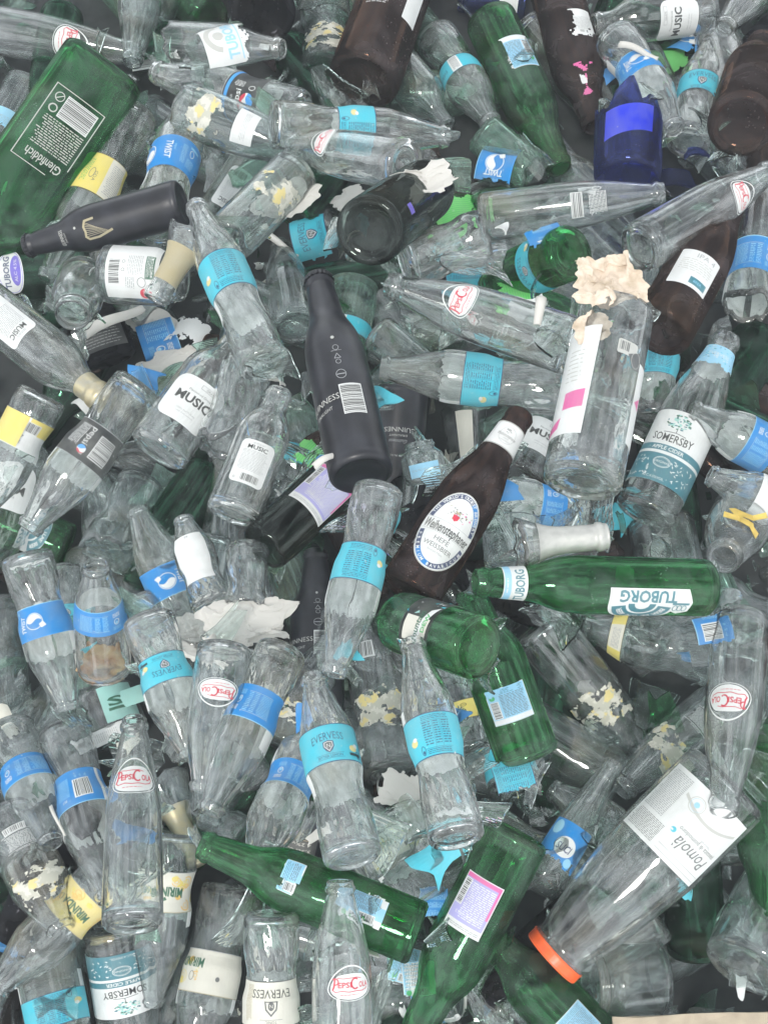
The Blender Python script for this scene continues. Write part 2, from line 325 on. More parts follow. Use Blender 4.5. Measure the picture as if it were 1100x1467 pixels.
class Cv:
    def __init__(s): s.V = []; s.F = []; s.mats = []; s.keep = None; s.base = None
    def mi(s, m):
        if m not in s.mats: s.mats.append(m)
        return s.mats.index(m)
    def add(s, vs, fs, m, ly):
        b = len(s.V); s.V += [(x, y, ly) for x, y in vs]; k = s.mi(m); s.F += [(tuple(b+i for i in f), k) for f in fs]
    def rect(s, a, b, c, d, m, ly=1): s.add([(a, b), (c, b), (c, d), (a, d)], [(0, 1, 2, 3)], m, ly)
    def poly(s, pts, m, ly=1): s.add(pts, [tuple(range(len(pts)))], m, ly)
    def ell(s, cx, cy, rx, ry, m, ly=1, n=28, a0=0, a1=360):
        P = [(cx+rx*math.cos(R(a0+(a1-a0)*i/n)), cy+ry*math.sin(R(a0+(a1-a0)*i/n))) for i in range(n+1)]
        s.add([(cx, cy)]+P, [(0, i+1, i+2) for i in range(n)], m, ly)
    def ring(s, cx, cy, rx, ry, t, m, ly=1, n=32, a0=0, a1=360):
        A = [R(a0+(a1-a0)*i/n) for i in range(n+1)]
        P = [(cx+rx*math.cos(a), cy+ry*math.sin(a)) for a in A]+[(cx+(rx-t)*math.cos(a), cy+(ry-t)*math.sin(a)) for a in A]
        s.add(P, [(i, i+1, n+2+i, n+1+i) for i in range(n)], m, ly)
    def line(s, pts, t, m, ly=1):
        for (x0, y0), (x1, y1) in zip(pts, pts[1:]):
            d = math.hypot(x1-x0, y1-y0) or 1; nx, ny = -(y1-y0)/d*t/2, (x1-x0)/d*t/2; ex, ey = (x1-x0)/d*t*.3, (y1-y0)/d*t*.3
            s.add([(x0-nx-ex, y0-ny-ey), (x1-nx+ex, y1-ny+ey), (x1+nx+ex, y1+ny+ey), (x0+nx-ex, y0+ny-ey)], [(0, 1, 2, 3)], m, ly)
    def text(s, t, cx, cy, h, m, ly=2, w=None, shear=0, bold=0, rot=0, arc=None, bend=0):
        vs, fs, wd = text_geo(t, shear, bold); k = (w/(wd*h)) if w else 1
        c, q = math.cos(R(rot)), math.sin(R(rot)); out = []
        for x, y in vs:
            x *= h*k; y *= h
            if arc: a = x/arc; x, y = (arc+y)*math.sin(a), (arc+y)*math.cos(a)-arc
            y += bend*x*x
            out.append((cx+x*c-y*q, cy+x*q+y*c))
        s.add(out, fs, m, ly)
    def micro(s, x0, y0, x1, y1, pitch, m, ly=2, seed=1, vert=False, fill=.42):
        rng = random.Random(seed); vs = []; fs = []
        A0, A1, B0, B1 = (y0, y1, x0, x1) if not vert else (x0, x1, y0, y1)
        a = A1-pitch/2
        while a > A0:
            b = B0; end = B1-rng.uniform(0, .12)*(B1-B0)
            while b < end:
                ln = rng.uniform(.8, 3.6)*pitch*.8
                e = min(end, b+ln); q = pitch*fill/2
                P = [(b, a-q), (e, a-q), (e, a+q), (b, a+q)]
                if vert: P = [(p[1], p[0]) for p in P]
                k = len(vs); vs += P; fs.append((k, k+1, k+2, k+3)); b = e+pitch*.45
            a -= pitch
        s.add(vs, fs, m, ly)
    def barcode(s, x0, y0, x1, y1, m='black', ly=2, seed=3, vert=False, bgm='white'):
        rng = random.Random(seed)
        if bgm: s.rect(x0-1, y0-1, x1+1, y1+1, bgm, ly-1)
        a0, a1 = (x0, x1) if not vert else (y0, y1); a = a0
        while a < a1:
            t = rng.choice((.45, .8, 1.2)); e = min(a1, a+t)
            if not vert: s.rect(a, y0, e, y1, m, ly)
            else: s.rect(x0, a, x1, e, m, ly)
            a = e+rng.choice((.5, .7, 1.1))
    def xf(s, rot=0, dx=0, dy=0, sc=1):
        c, q = math.cos(R(rot))*sc, math.sin(R(rot))*sc
        s.V = [(x*c-y*q+dx, x*q+y*c+dy, l) for x, y, l in s.V]; return s
    def grid(s, x0, x1, y0, y1, m, keep=None, step=1.6, ly=0, seed=0):
        rng = random.Random(seed); nx = max(2, int((x1-x0)/step)); ny = max(2, int((y1-y0)/step))
        vs = []; ok = []
        for j in range(ny+1):
            for i in range(nx+1):
                x = x0+(x1-x0)*i/nx; y = y0+(y1-y0)*j/ny
                jx = rng.uniform(-.35, .35)*step if 0 < i < nx else 0; jy = rng.uniform(-.35, .35)*step if 0 < j < ny else 0
                vs.append((x+jx, y+jy))
        fs = []
        for j in range(ny):
            for i in range(nx):
                a = j*(nx+1)+i; f = (a, a+1, a+nx+2, a+nx+1)
                if keep is None or keep(sum(vs[k][0] for k in f)/4, sum(vs[k][1] for k in f)/4): fs.append(f)
        used = sorted({i for f in fs for i in f}); mp = {o: n for n, o in enumerate(used)}
        s.add([vs[o] for o in used], [tuple(mp[i] for i in f) for f in fs], m, ly)
def wrap(cv, ty, off=.35, name='label', keep=None, free=False, step=.15):
    """wrap the flat print (x round the wall, y up the wall) on the profile of ty"""
    bm = bmesh.new(); vv = [bm.verts.new((x, y, l)) for x, y, l in cv.V]
    for f, k in cv.F:
        try: fc = bm.faces.new([vv[i] for i in f]); fc.material_index = k
        except ValueError: pass
    xs = [v[0] for v in cv.V]; ys = [v[1] for v in cv.V]
    ng = [f for f in bm.faces if len(f.verts) > 4]
    if ng: bmesh.ops.triangulate(bm, faces=ng)
    r0 = rad(ty, (min(ys)+max(ys))/2)
    du = r0*R(7.5)
    x = math.floor(min(xs)/du)*du
    while x < max(xs):
        bmesh.ops.bisect_plane(bm, geom=bm.verts[:]+bm.edges[:]+bm.faces[:], plane_co=(x+.013, 0, 0), plane_no=(1, 0, 0), dist=1e-5); x += du
    flatw = abs(rad(ty, min(ys)+1)-rad(ty, max(ys)-1)) < .5
    y = min(ys)+.011
    while y < max(ys) and not flatw:
        bmesh.ops.bisect_plane(bm, geom=bm.verts[:]+bm.edges[:]+bm.faces[:], plane_co=(0, y, 0), plane_no=(0, 1, 0), dist=1e-5); y += 5
    if keep:
        bad = [f for f in bm.faces if not keep(*f.calc_center_median()[:2])]
        bmesh.ops.delete(bm, geom=bad, context='FACES')
    for f in bm.faces:
        f.normal_update()
        if f.normal.z < 0: f.normal_flip()
    for v in bm.verts:
        x, y, l = v.co; th = x/r0; r = (rad(ty, y)+off+l*step)*section(ty, th, y, PROF[ty]['H'])
        v.co = (r*math.cos(th), r*math.sin(th), y)
    me = bpy.data.meshes.new(name); bm.to_mesh(me); bm.free(); me.transform(Matrix.Scale(.001, 4))
    for m in cv.mats: me.materials.append(PM(m))
    for p in me.polygons: p.use_smooth = False
    return me
# ------------------------------------------------------------------ label designs. each: f(ty, z, seed) -> mesh; z = middle height (mm)
from mathutils import noise as mnoise
def keep_tear(x0, x1, y0, y1, seed, sides='b', amp=5):
    def k(x, y):
        d = 99
        if 'b' in sides: d = min(d, y-y0)
        if 't' in sides: d = min(d, y1-y)
        if 'r' in sides: d = min(d, x1-x)
        if 'l' in sides: d = min(d, x-x0)
        n = mnoise.fractal(Vector((x*.07, y*.07, seed*3.7)), .9, 2.1, 5)
        return d > amp*(1.0+2.4*n)
    return k
def band(cv, r, y0, y1, col, far=True, torn=0, seed=0, farlen=None, fardir=-1, span=None):
    W = math.pi*r*(span or 1)
    cv.grid(-W, W, y0, y1, col, step=3.2)
    if farlen:
        # the label's plain inner strip at the far side runs on and ends in a ragged tear
        j = jag(seed+11, 3.5); a, b = (y0-farlen, y0) if fardir < 0 else (y1, y1+farlen)
        def kp(x, y): d = (y0-y) if fardir < 0 else (y-y1); return d < farlen-1+j(x/8.0)
        cv.grid(-W, -W*.34, a, b, 'white', kp, 1.8, seed=seed); cv.grid(W*.42, W, a, b, 'white', kp, 1.8, seed=seed+1)
def d_evfront(ty, z, seed=0, h=41, far=24, fd=-1, name=True):
    r = rad(ty, z); c = Cv(); y0, y1 = z-h/2, z+h/2; W = math.pi*r
    band(c, r, y0, y1, 'cyan', farlen=far, fardir=fd, seed=seed)
    for y in (y0, y1-.9): c.rect(-W, y, W, y+.9, 'navy')
    c.text('EVERVESS', 0, z+8, 8.5, 'navy', w=34, bend=-.008, bold=-.005)
    c.poly([(-5.5, z+1.5), (-5.8, z-4), (-3.5, z-8), (0, z-10.5), (3.5, z-8), (5.8, z-4), (5.5, z+1.5), (0, z+2.8)], 'navy', 1)
    c.poly([(-4.4, z+.7), (-4.6, z-3.8), (0, z-9.2), (4.6, z-3.8), (4.4, z+.7), (0, z+1.8)], 'white', 2)
    c.poly([(-3.6, z), (-3.8, z-3.6), (0, z-8), (3.8, z-3.6), (3.6, z), (0, z+1)], 'dkgrey', 3)
    c.text('N', 0, z-3, 4.4, 'white', ly=4)
    c.text('BITTER LEMON', 0, z-14, 2.9, 'navy', w=26)
    c.rect(-15, z-16.4, 15, z-16.1, 'navy'); c.rect(-15, z-11.7, 15, z-11.4, 'navy')
    c.ell(27, z-7, 5, 3.6, 'paleyellow', 2); c.ell(31, z-4, 3, 2.4, 'white', 3); c.rect(21, z-15, 36, z-12, 'black', 3)
    for s in (0,): tab(c, 52, z, h)
    return c
def tab(c, cx, z, h, col='navy'):
    c.micro(cx-14, z+h/2-7, cx+16, z+h/2-2, 1.6, col, seed=4)
    c.micro(cx-14, z-h/2+9, cx-4, z+h/2-8, 2.3, col, seed=5); c.micro(cx-2, z-h/2+9, cx+5, z+h/2-8, 2.3, col, seed=6); c.micro(cx+7, z-h/2+9, cx+16, z+h/2-8, 2.3, col, seed=8)
    c.rect(cx-3, z-h/2+8, cx-2.7, z+h/2-8, col); c.rect(cx+5.6, z-h/2+8, cx+5.9, z+h/2-8, col); c.rect(cx-15, z+h/2-7.8, cx+17, z+h/2-7.5, col); c.rect(cx-15, z-h/2+7.5, cx+17, z-h/2+7.8, col)
    c.micro(cx-14, z-h/2+2, cx+16, z-h/2+7, 1.6, col, seed=7)
    c.ring(cx-19, z-h/2+7, 3, 4.4, .7, col); c.ell(cx-19, z-h/2+5.5, 1.4, 1.6, col)
def d_evback(ty, z, seed=0, h=41, far=24, fd=-1):
    r = rad(ty, z); c = Cv(); y0, y1 = z-h/2, z+h/2; W = math.pi*r
    band(c, r, y0, y1, 'cyan', farlen=far, fardir=fd, seed=seed)
    for y in (y0, y1-.9): c.rect(-W, y, W, y+.9, 'navy')
    tab(c, 4, z, h); c.ell(-24, z-4, 5, 3.4, 'paleyellow', 2, n=12); c.ell(-22, z-1, 3, 2, 'white', 3, n=12)
    c.text('EVERVESS', 60, z+7, 7, 'navy', w=28); return c
def d_evbar(ty, z, seed=0, h=30, far=0, fd=-1):
    r = rad(ty, z); c = Cv(); band(c, r, z-h/2, z+h/2, 'cyan', farlen=far, seed=seed, fardir=fd); W = math.pi*r
    for y in (z-h/2, z+h/2-.9): c.rect(-W, y, W, y+.9, 'navy')
    c.rect(-9, z-h/2+1, 6, z+h/2-1, 'white', 1); c.micro(-7, z-h/2+3, 4, z+h/2-3, 1.5, 'dkgrey', vert=True)
    c.text('EVERVESS', 26, z+4, 6, 'navy', w=26); return c
def lemon(c, cx, cy, s=1):
    c.ring(cx, cy, 10.5*s, 10.5*s, .9*s, 'white', 2)
    P = []
    for i in range(25):
        a = math.pi+math.pi*i/24; P.append((cx+9*s*math.cos(a), cy+9*s*math.sin(a)))
    for i in range(1, 12):
        t = i/12; P.append((cx+9*s-18*s*t, cy+2.2*s*math.sin(t*6.28)))
    c.poly(P, 'white', 3)
    c.poly([(cx-10*s, cy+2*s), (cx-13*s, cy+8*s), (cx-7*s, cy+10*s), (cx-5*s, cy+5*s)], 'white', 3)
def d_twist(ty, z, seed=0, h=41, far=24, fd=-1, tx=-20):
    r = rad(ty, z); c = Cv(); W = math.pi*r; band(c, r, z-h/2, z+h/2, 'blue', farlen=far, seed=seed, fardir=fd)
    c.rect(-W, z-h/2, W, z-h/2+.8, 'ltblue'); c.rect(-W, z+h/2-.8, W, z+h/2, 'brightblue')
    lemon(c, 6, z-1)
    c.text('TWIST', tx, z, 7, 'white', w=21, bold=.02, shear=.2, rot=90 if tx < 0 else -90)
    c.text('pepsi', tx+8, z+2, 3.4, 'ltblue', rot=90 if tx < 0 else -90)
    tab(c, 50, z, h, 'ltblue'); return c
def d_twistside(ty, z, seed=0, h=41, far=24, fd=-1):
    r = rad(ty, z); c = Cv(); W = math.pi*r; band(c, r, z-h/2, z+h/2, 'blue', farlen=far, seed=seed, fardir=fd)
    c.text('TWIST', -9, z, 7.5, 'white', w=23, bold=.02, shear=.2, rot=-90); c.text('pepsi', -2, z+4, 3, 'ltblue', rot=-90)
    c.micro(5, z-12, 11, z+12, 1.8, 'ltblue'); c.ring(17, z+5, 3, 5, .8, 'white'); c.micro(13, z-13, 24, z-3, 1.5, 'ltblue'); c.rect(14, z+11, 26, z+14, 'ltblue'); lemon(c, -34, z); return c
def d_bluetab(ty, z, seed=0, h=41, far=24, fd=-1, bar=False):
    r = rad(ty, z); c = Cv(); W = math.pi*r; band(c, r, z-h/2, z+h/2, 'blue', farlen=far, seed=seed, fardir=fd)
    c.rect(-W, z+h/2-.9, W, z+h/2, 'ltblue')
    if bar:
        c.rect(-30, z-h/2, -25, z+h/2, 'white'); c.rect(-31.6, z-h/2, -31, z+h/2, 'white'); c.barcode(-12, z-8, 6, z+12, seed=seed+2); c.text('P  5  8', -4, z-12.5, 3, 'ltblue', w=14); c.micro(12, z-13, 30, z+9, 1.7, 'ltblue'); c.text('PET', 20, z+12, 3, 'white')
    else:
        c.micro(-24, z-12, -8, z+12, 1.7, 'ltblue', seed=seed+3); c.micro(-6, z-12, 0, z+12, 2.2, 'ltblue'); c.micro(2, z-12, 8, z+12, 2.2, 'ltblue'); c.ring(18, z-1, 3.4, 5, .9, 'white'); c.ell(18, z-2.4, 1.6, 2, 'ltblue'); c.micro(14, z+7, 24, z+13, 1.6, 'white', fill=.55); c.micro(13, z-14, 23, z-8, 1.2, 'ltblue')
        for y in (z+12.6, z-12.9): c.rect(-25, y, 9, y+.3, 'white')
    return c
def globe(c, cx, cy, q, ly=2):
    c.ell(cx, cy, q, q, 'white', ly)
    P = [(cx+q*math.cos(a), cy+q*math.sin(a)) for a in [R(200+i*10) for i in range(17)]]
    P += [(cx+q*.94*(1-2*t), cy-.12*q+.28*q*math.sin(t*5)-.3*q*t+.08*q) for t in [i/10 for i in range(11)]]
    c.poly(P, 'brightblue', ly+1)
    P = [(cx+q*math.cos(a), cy+q*math.sin(a)) for a in [R(20+i*10) for i in range(14)]]
    P += [(cx-q*.8+1.6*q*t, cy+.45*q+.22*q*math.sin(t*5)+.05*q) for t in [i/10 for i in range(11)]]
    c.poly(P, 'red', ly+1)
def d_pepsiblack(ty, z, seed=0, h=40, back=False, far=18, fd=-1):
    r = rad(ty, z); c = Cv(); W = math.pi*r; band(c, r, z-h/2, z+h/2, 'black', farlen=far, seed=seed, fardir=fd)
    c.rect(-W, z+h/2-.7, W, z+h/2, 'grey'); c.rect(-W, z-h/2, W, z-h/2+.7, 'grey')
    if not back:
        globe(c, -3, z-8, 9.5); c.text('pepsi', -3, z+6, 7.5, 'white', w=24, bold=.01); c.text('MAX', -3, z+12.5, 2.6, 'white'); c.micro(12, z+2, 20, z+14, 1.6, 'white', vert=True)
        c.rect(-W, z+h/2-6, W, z+h/2-2.5, 'brightblue', 2); c.ring(13, z-10, 3, 4.4, .7, 'white')
    else:
        c.barcode(-24, z-13, -3, z+14, seed=5, vert=True); globe(c, 8, z+11, 5); c.text('pepsi', 8, z-6, 8, 'white', w=22, rot=90); c.micro(16, z-17, 30, z+12, 2.1, 'white', seed=seed, vert=True); c.text('PP', 6, z+15.5, 2.6, 'white')
    return c
def d_colabadge(ty, z, seed=0, sc=1, x=0):
    """white oval with the red script, printed straight on the glass with a white outline round it"""
    c = Cv()
    def egg(s, top):
        P = []
        for i in range(36):
            a = 2*math.pi*i/36; yy = math.sin(a); xx = math.cos(a)
            P.append((s*19.5*xx*(1-.17*yy), s*13*yy if yy < 0 else s*top*yy))
        return P
    o = egg(1.06, 20); i_ = egg(1.015, 19.3); n = 36
    c.add(o+i_, [(k, (k+1) % n, n+(k+1) % n, n+k) for k in range(n)], 'white', 1)
    c.poly([(px, py if py < 11 else 11+(py-11)*.35) for px, py in egg(.93, 17.5)], 'white', 1)
    # script lettering drawn as strokes and small capitals
    c.text('EPSI', -6.0, 2.2, 5.4, 'red', w=11.6, bold=.03); c.text('OLA', 11.6, 1.6, 5.6, 'red', w=9.4, bold=.03)
    def arc(cx, cy, rx, ry, a0, a1, t):
        c.line([(cx+rx*math.cos(R(a0+(a1-a0)*k/14)), cy+ry*math.sin(R(a0+(a1-a0)*k/14))) for k in range(15)], t, 'red', 3)
    arc(-14.2, 5.4, 2.9, 3.0, 130, -110, 1.1); c.line([(-14.2, 8), (-15.2, 0), (-16.4, -2.6)], 1.5, 'red', 3)
    arc(3.4, 3.0, 3.4, 5.0, 55, 305, 1.4)
    c.line([(-16.4, -2.6), (-14, -4.6), (-8, -3.6), (-2, -4.8), (4, -4.2), (10, -4.8), (14, -3.6), (15, -2.4)], .8, 'red', 3)
    c.line([(-12, 9.0), (-7, 8.2), (-1, 8.6), (5, 8.8), (9, 7.6)], .7, 'red', 3)
    c.micro(-10, -8.6, 8, -6.9, 1.5, 'red', seed=3)
    c.xf(sc=sc, dx=x, dy=z); return c
def d_printback(ty, z, seed=0, h=26):
    c = Cv(); c.text('POWA', 0, z+h/2+2, 3.2, 'white', w=14); c.micro(-15, z-h/2+2, 15, z+h/2-2, 1.5, 'white', seed=seed, fill=.5); c.rect(-16, z-h/2-.6, 16, z-h/2, 'white'); c.rect(-16, z+h/2-.6, 16, z+h/2, 'white'); c.barcode(-10, z-h/2-9, 10, z-h/2-2, m='dkgrey'); return c
def d_bar(ty, z, seed=0, h=24):
    c = Cv(); c.rect(-9, z-h/2, 9, z+h/2, 'white', 0); c.barcode(-7, z-h/2+2, 7, z+h/2-2, bgm=None, vert=False, seed=seed); return c
def d_barprint(ty, z, seed=0):
    c = Cv(); c.barcode(-14, z-16, 14, z-5, m='dkgrey', ly=2, vert=True, bgm='white'); c.micro(-15, z+2, 15, z+22, 1.5, 'white', fill=.5); c.ring(-19, z+12, 3, 5, .7, 'white'); return c
def rrect(x0, y0, x1, y1, q):
    P = []
    for cx, cy, a in ((x1-q, y1-q, 0), (x0+q, y1-q, 90), (x0+q, y0+q, 180), (x1-q, y0+q, 270)):
        P += [(cx+q*math.cos(R(a+t*22.5)), cy+q*math.sin(R(a+t*22.5))) for t in range(5)]
    return P
def d_music(ty, z, seed=0, h=64, big=True):
    c = Cv()
    if big:
        c.poly(rrect(-33, z-h/2, 33, z+h/2, 14), 'white', 0)
        c.text('MUSIC', 0, z+3, 12, 'black', w=42, bold=.03); c.text('Flavoured Drink', 3, z+14, 3.4, 'dkgrey', w=28); c.rect(-1, z+21, 24, z+27, 'grey', 1); c.rect(-.4, z+21.6, 23.4, z+26.4, 'white', 2); c.text('GRAPE', 11, z+24, 3, 'dkgrey', ly=3)
        c.text('100% NATURAL', 0, z-15, 2.4, 'grey'); c.text('with fruit extract', 0, z-19, 2.2, 'grey')
    else:
        c.poly(rrect(-22, z-h/2, 22, z+h/2, 7), 'white', 0)
        c.text('MUSIC', 0, z+h/2-10, 6.4, 'black', w=25, bold=.02); c.micro(-8, z+h/2-6, 8, z+h/2-3, 1.4, 'grey'); c.micro(-17, z-h/2+18, 17, z+h/2-15, 1.9, 'grey', seed=seed, fill=.35); c.barcode(-8, z-h/2+4, 14, z-h/2+14, bgm=None); c.ring(-16, z-h/2+6, 1.6, 1.9, .5, 'black')
    return c
def tree(c, cx, cy, s, col, seed=2):
    rng = random.Random(seed)
    for k in range(70):
        a = rng.uniform(0, 6.28); q = math.sqrt(rng.random()); x = cx+q*13*s*math.cos(a); y = cy+q*9*s*math.sin(a)
        c.ell(x, y, rng.uniform(.9, 2)*s, rng.uniform(.5, 1.2)*s, rng.choice(col), rng.choice((2, 3, 4)), n=6)
    c.line([(cx+1, cy-7*s), (cx+1, cy-13*s), (cx-12*s, cy-14*s)], .8*s, 'dkgrey', 2); c.line([(cx+1, cy-13*s), (cx+12*s, cy-14*s)], .8*s, 'dkgrey', 2)
def leaves(c, y0, y1, W, seed):
    rng = random.Random(seed)
    for k in range(60):
        x = rng.uniform(-W, W); y = rng.uniform(y0, y1)
        if abs(x) < 9: continue
        a = rng.uniform(-30, 30)+ (45 if k % 2 else -45); dx, dy = 1.9*math.cos(R(a)), 1.9*math.sin(R(a))
        c.poly([(x-dx, y-dy), (x+dy*.35, y-dx*.35), (x+dx, y+dy), (x-dy*.35, y+dx*.35)], 'white', 2)
def d_cider(ty, z, seed=0, h=78, span=.62):
    r = rad(ty, z); W = math.pi*r*span; c = Cv(); top = z+h/2; c.grid(-W, W, z-h/2, top, 'white', step=4)
    c.rect(-W, z-h/2, W, z-10, 'teal', 1); c.text('SOMERSBY', 0, z+9, 9, 'black', w=44, bold=.01, bend=.003); tree(c, 0, z+28, .95, ['teal', 'mint', 'mint', 'deepgreen'], seed)
    c.rect(-W, z-6.6, W, z+.6, 'teal', 1); c.text('APPLE CIDER', 0, z-3, 4.2, 'white', w=34, bold=.02)
    c.ring(0, z-19, 9, 6, .6, 'white', 2); c.text('ORIGINAL', 0, z-19, 2.6, 'white', ly=3); c.ring(0, z-19, 7.6, 4.8, .3, 'white', 2); leaves(c, z-h/2+3, z-13, W*.6, seed); c.text('ALC.4.5%VOL.', -2, z-h/2+4.5, 2.8, 'white', ly=3)
    return c
def d_ciderneck(ty, z, seed=0):
    r = rad(ty, z); c = Cv(); kp = keep_tear(-60, 60, z-13, z+13, 5, 'b', 2.5); c.grid(-math.pi*r, math.pi*r, z-13, z+13, 'ltblue', kp, 1.6)
    rng = random.Random(4)
    for k in range(50): c.ell(rng.uniform(-25, 25), rng.uniform(z-7, z+11), rng.uniform(.6, 1.6), .6, rng.choice(('white', 'cyan', 'teal')), 1, n=6)
    c.text('EVERVESS', 0, z+2, 4, 'white', ly=2); return c
def d_weiss(ty, z, seed=0):
    c = Cv(); a, b = 31, 49
    c.ell(0, z, a, b, 'silver', 0, n=44); c.ell(0, z, a-1, b-1, 'white', 1, n=44)
    c.ring(0, z, a-2.2, b-2.2, 5.6, 'navy', 2, n=40, a0=12, a1=168); c.ring(0, z, a-2.2, b-2.2, 5.6, 'navy', 2, n=40, a0=192, a1=348)
    c.ring(0, z, a-2.2, b-2.2, 5.6, 'blue', 3, n=10, a0=30, a1=70); c.ring(0, z, a-2.2, b-2.2, 5.6, 'blue', 3, n=10, a0=225, a1=270)
    def ringtext(s, a0, a1, up):
        n = len(s)
        for i, ch in enumerate(s):
            if ch == ' ': continue
            t = R(a0+(a1-a0)*i/(n-1)); x = (a-5)*math.cos(t); y = (b-5)*math.sin(t); rot = math.degrees(math.atan2((b-5)*math.cos(t), -(a-5)*math.sin(t)))+180 if up else math.degrees(math.atan2((b-5)*math.cos(t), -(a-5)*math.sin(t)))
            c.text(ch, x, z+y, 3.6, 'white', ly=5, rot=rot, bold=.03)
    ringtext("THE WORLD'S OLDEST BREWERY", 160, 20, True); ringtext('PREMIUM BAVARICUM', 200, 340, False)
    # band with the name, crest above, kind below
    c.rect(-a+1.4, z-6.4, a-1.4, z+8.4, 'white', 4)
    for y in (z+8.2, z-6.8): c.rect(-a+3, y, a-3, y+.4, 'grey', 5)
    c.text('Weihenstephaner', 0, z+.6, 12, 'black', ly=6, w=54, shear=.12, bold=.02)
    rng = random.Random(9)
    for k in range(46):
        x = rng.gauss(0, 6); y = z+22+rng.gauss(0, 4.6); c.ell(x, y, rng.uniform(.6, 1.5), rng.uniform(.5, 1.2), rng.choice(('grey', 'grey', 'dkgrey', 'pink', 'silver', 'gold')), 4+k % 3, n=6)
    c.poly([(-3.6, z+20), (3.6, z+20), (3, z+15), (0, z+12.5), (-3, z+15)], 'red', 7); c.poly([(-2, z+22), (2, z+22), (2.8, z+25), (0, z+24), (-2.8, z+25)], 'gold', 7)
    c.text('HEFE', 0, z-13, 5.8, 'dkgrey', ly=4, w=17); c.text('WEISSBIER', 0, z-21.5, 5.8, 'dkgrey', ly=4, w=33); c.text('Enthält Malz', 0, z-28, 2.6, 'grey', ly=4)
    c.rect(-28, z-29, -24, z-12, 'black', 0)
    return c
def d_weissneck(ty, z, seed=0):
    r = rad(ty, z); c = Cv(); c.grid(-math.pi*r*.8, math.pi*r*.8, z-17, z+17, 'white', step=3)
    for y in (z-17, z+15.6): c.rect(-math.pi*r*.8, y, math.pi*r*.8, y+1.4, 'silver', 1); c.rect(-math.pi*r*.8, y+.5, math.pi*r*.8, y+.8, 'black', 2)
    c.ring(0, z, 9.6, 11.5, .4, 'grey', 1); c.text('Weihenstephaner', 0, z-.5, 4.6, 'dkgrey', w=23, shear=.1); c.text('HEFE', 0, z-5, 2, 'grey'); c.text('WEISSBIER', 0, z-8, 2, 'grey')
    rng = random.Random(3)
    for k in range(18): c.ell(rng.gauss(0, 2), z+6+rng.gauss(0, 1.6), .8, .6, rng.choice(('silver', 'grey', 'dkgrey')), 2+k % 3, n=6)
    return c
def d_guinness(ty, z, seed=0, kind='back'):
    c = Cv()
    if kind == 'back':
        c.text('GUINNESS', -24, z+26-20, 6.4, 'silver', w=40); c.text('DRAUGHT', -24, z-4, 3.6, 'silver', w=22)
        c.barcode(-2, z-14, 18, z+16, m='black', bgm='white', vert=True)
        c.ring(2, z+28, 5, 5, .6, 'grey'); c.rect(-2, z+27.5, 6, z+28.5, 'grey'); c.ring(2, z+42, 2.6, 2.6, .5, 'grey'); c.line([(-1, z+46), (2, z+51), (5, z+46), (-1, z+46)], .6, 'grey'); c.ring(2, z+58, 3, 3, .5, 'grey'); c.micro(-3, z+53.5, 7, z+55, 1.2, 'grey')
        c.ell(1, z+70, 1.8, 1.8, 'silver')
    elif kind == 'front':
        c.text('GUINNESS', 0, z, 7.4, 'silver', w=40, bend=.004); c.text('DRAUGHT', 0, z+9, 3.4, 'silver', w=20); c.text('Guinness', 0, z+18, 6, 'grey', w=20, shear=.4); c.text('BREWED IN DUBLIN', 0, z+40, 3, 'silver', w=30, bend=-.012)
    else:
        # harp in gold lines, white name up the shoulder
        c.text('GUINNESS', -4, z+48, 6, 'silver', w=30, bold=.01); c.text('DRAUGHT', -4, z+42, 2.8, 'silver', w=17); c.ell(6, z+24, 1.8, 1.8, 'silver')
        c.line([(-13, z+8), (-9, z+11.5), (-3, z+10), (4, z+11), (11, z+8), (12, z-4)], 3, 'gold', 1); c.line([(-13, z+8), (-13, z-6), (-8, z-26)], 3, 'gold', 1)
        for k in range(8): c.line([(-9+k*2.6, z+9), (-8+k*1.2, z-22+k*2.4)], .6, 'gold', 1)
    return c
def arcband(c, cx, cy, r0, r1, a0, a1, m, ly, n=24):
    A = [R(a0+(a1-a0)*i/n) for i in range(n+1)]
    c.add([(cx+r1*math.cos(a), cy+r1*math.sin(a)) for a in A]+[(cx+r0*math.cos(a), cy+r0*math.sin(a)) for a in A], [(i, i+1, n+2+i, n+1+i) for i in range(n)], m, ly)
def d_tuborg(ty, z, seed=0, rot=160, x=6):
    c = Cv()
    c.ell(0, 0, 27, 24, 'white', 0, n=36, a0=0, a1=180); c.rect(-34, -14, 27, .5, 'white', 0)
    c.poly([(-36, -14), (-40, -2), (-38, 8), (-30, 12), (-24, 8), (-22, 0), (-26, -14)], 'white', 0)
    arcband(c, 0, 0, 13, 24, 8, 172, 'teal', 1); arcband(c, 0, 0, 6, 11, 0, 180, 'teal', 1)
    for i, ch in enumerate('BEER DE LUXE BEER'):
        a = R(160-140*i/16)
        if ch != ' ': c.text(ch, 18.5*math.cos(a), 18.5*math.sin(a), 4.4, 'white', ly=3, rot=math.degrees(a)-90, bold=.02)
    c.text('TUBORG', -4, -6.5, 10.5, 'teal', ly=3, w=46, bold=.03)
    for k in range(3): c.ring(-34+k*3.6, 4, 2.2, 3.4, .7, 'teal', 3, n=14); 
    c.rect(-37.5, -1.6, -24, .4, 'teal', 3)
    c.xf(rot=rot, dx=x, dy=z, sc=1.22); return c
def d_tubneck(ty, z, seed=0):
    r = rad(ty, z); c = Cv(); W = math.pi*r*.62; c.grid(-W, W, z-11, z+11, 'white', step=3); c.rect(-W, z+4, W, z+10, 'ltblue', 1); c.text('TUBORG', 0, z-3.6, 8.6, 'teal', w=36, bold=.02); c.micro(-8, z+6, 8, z+8.6, 2, 'white', fill=.6); return c
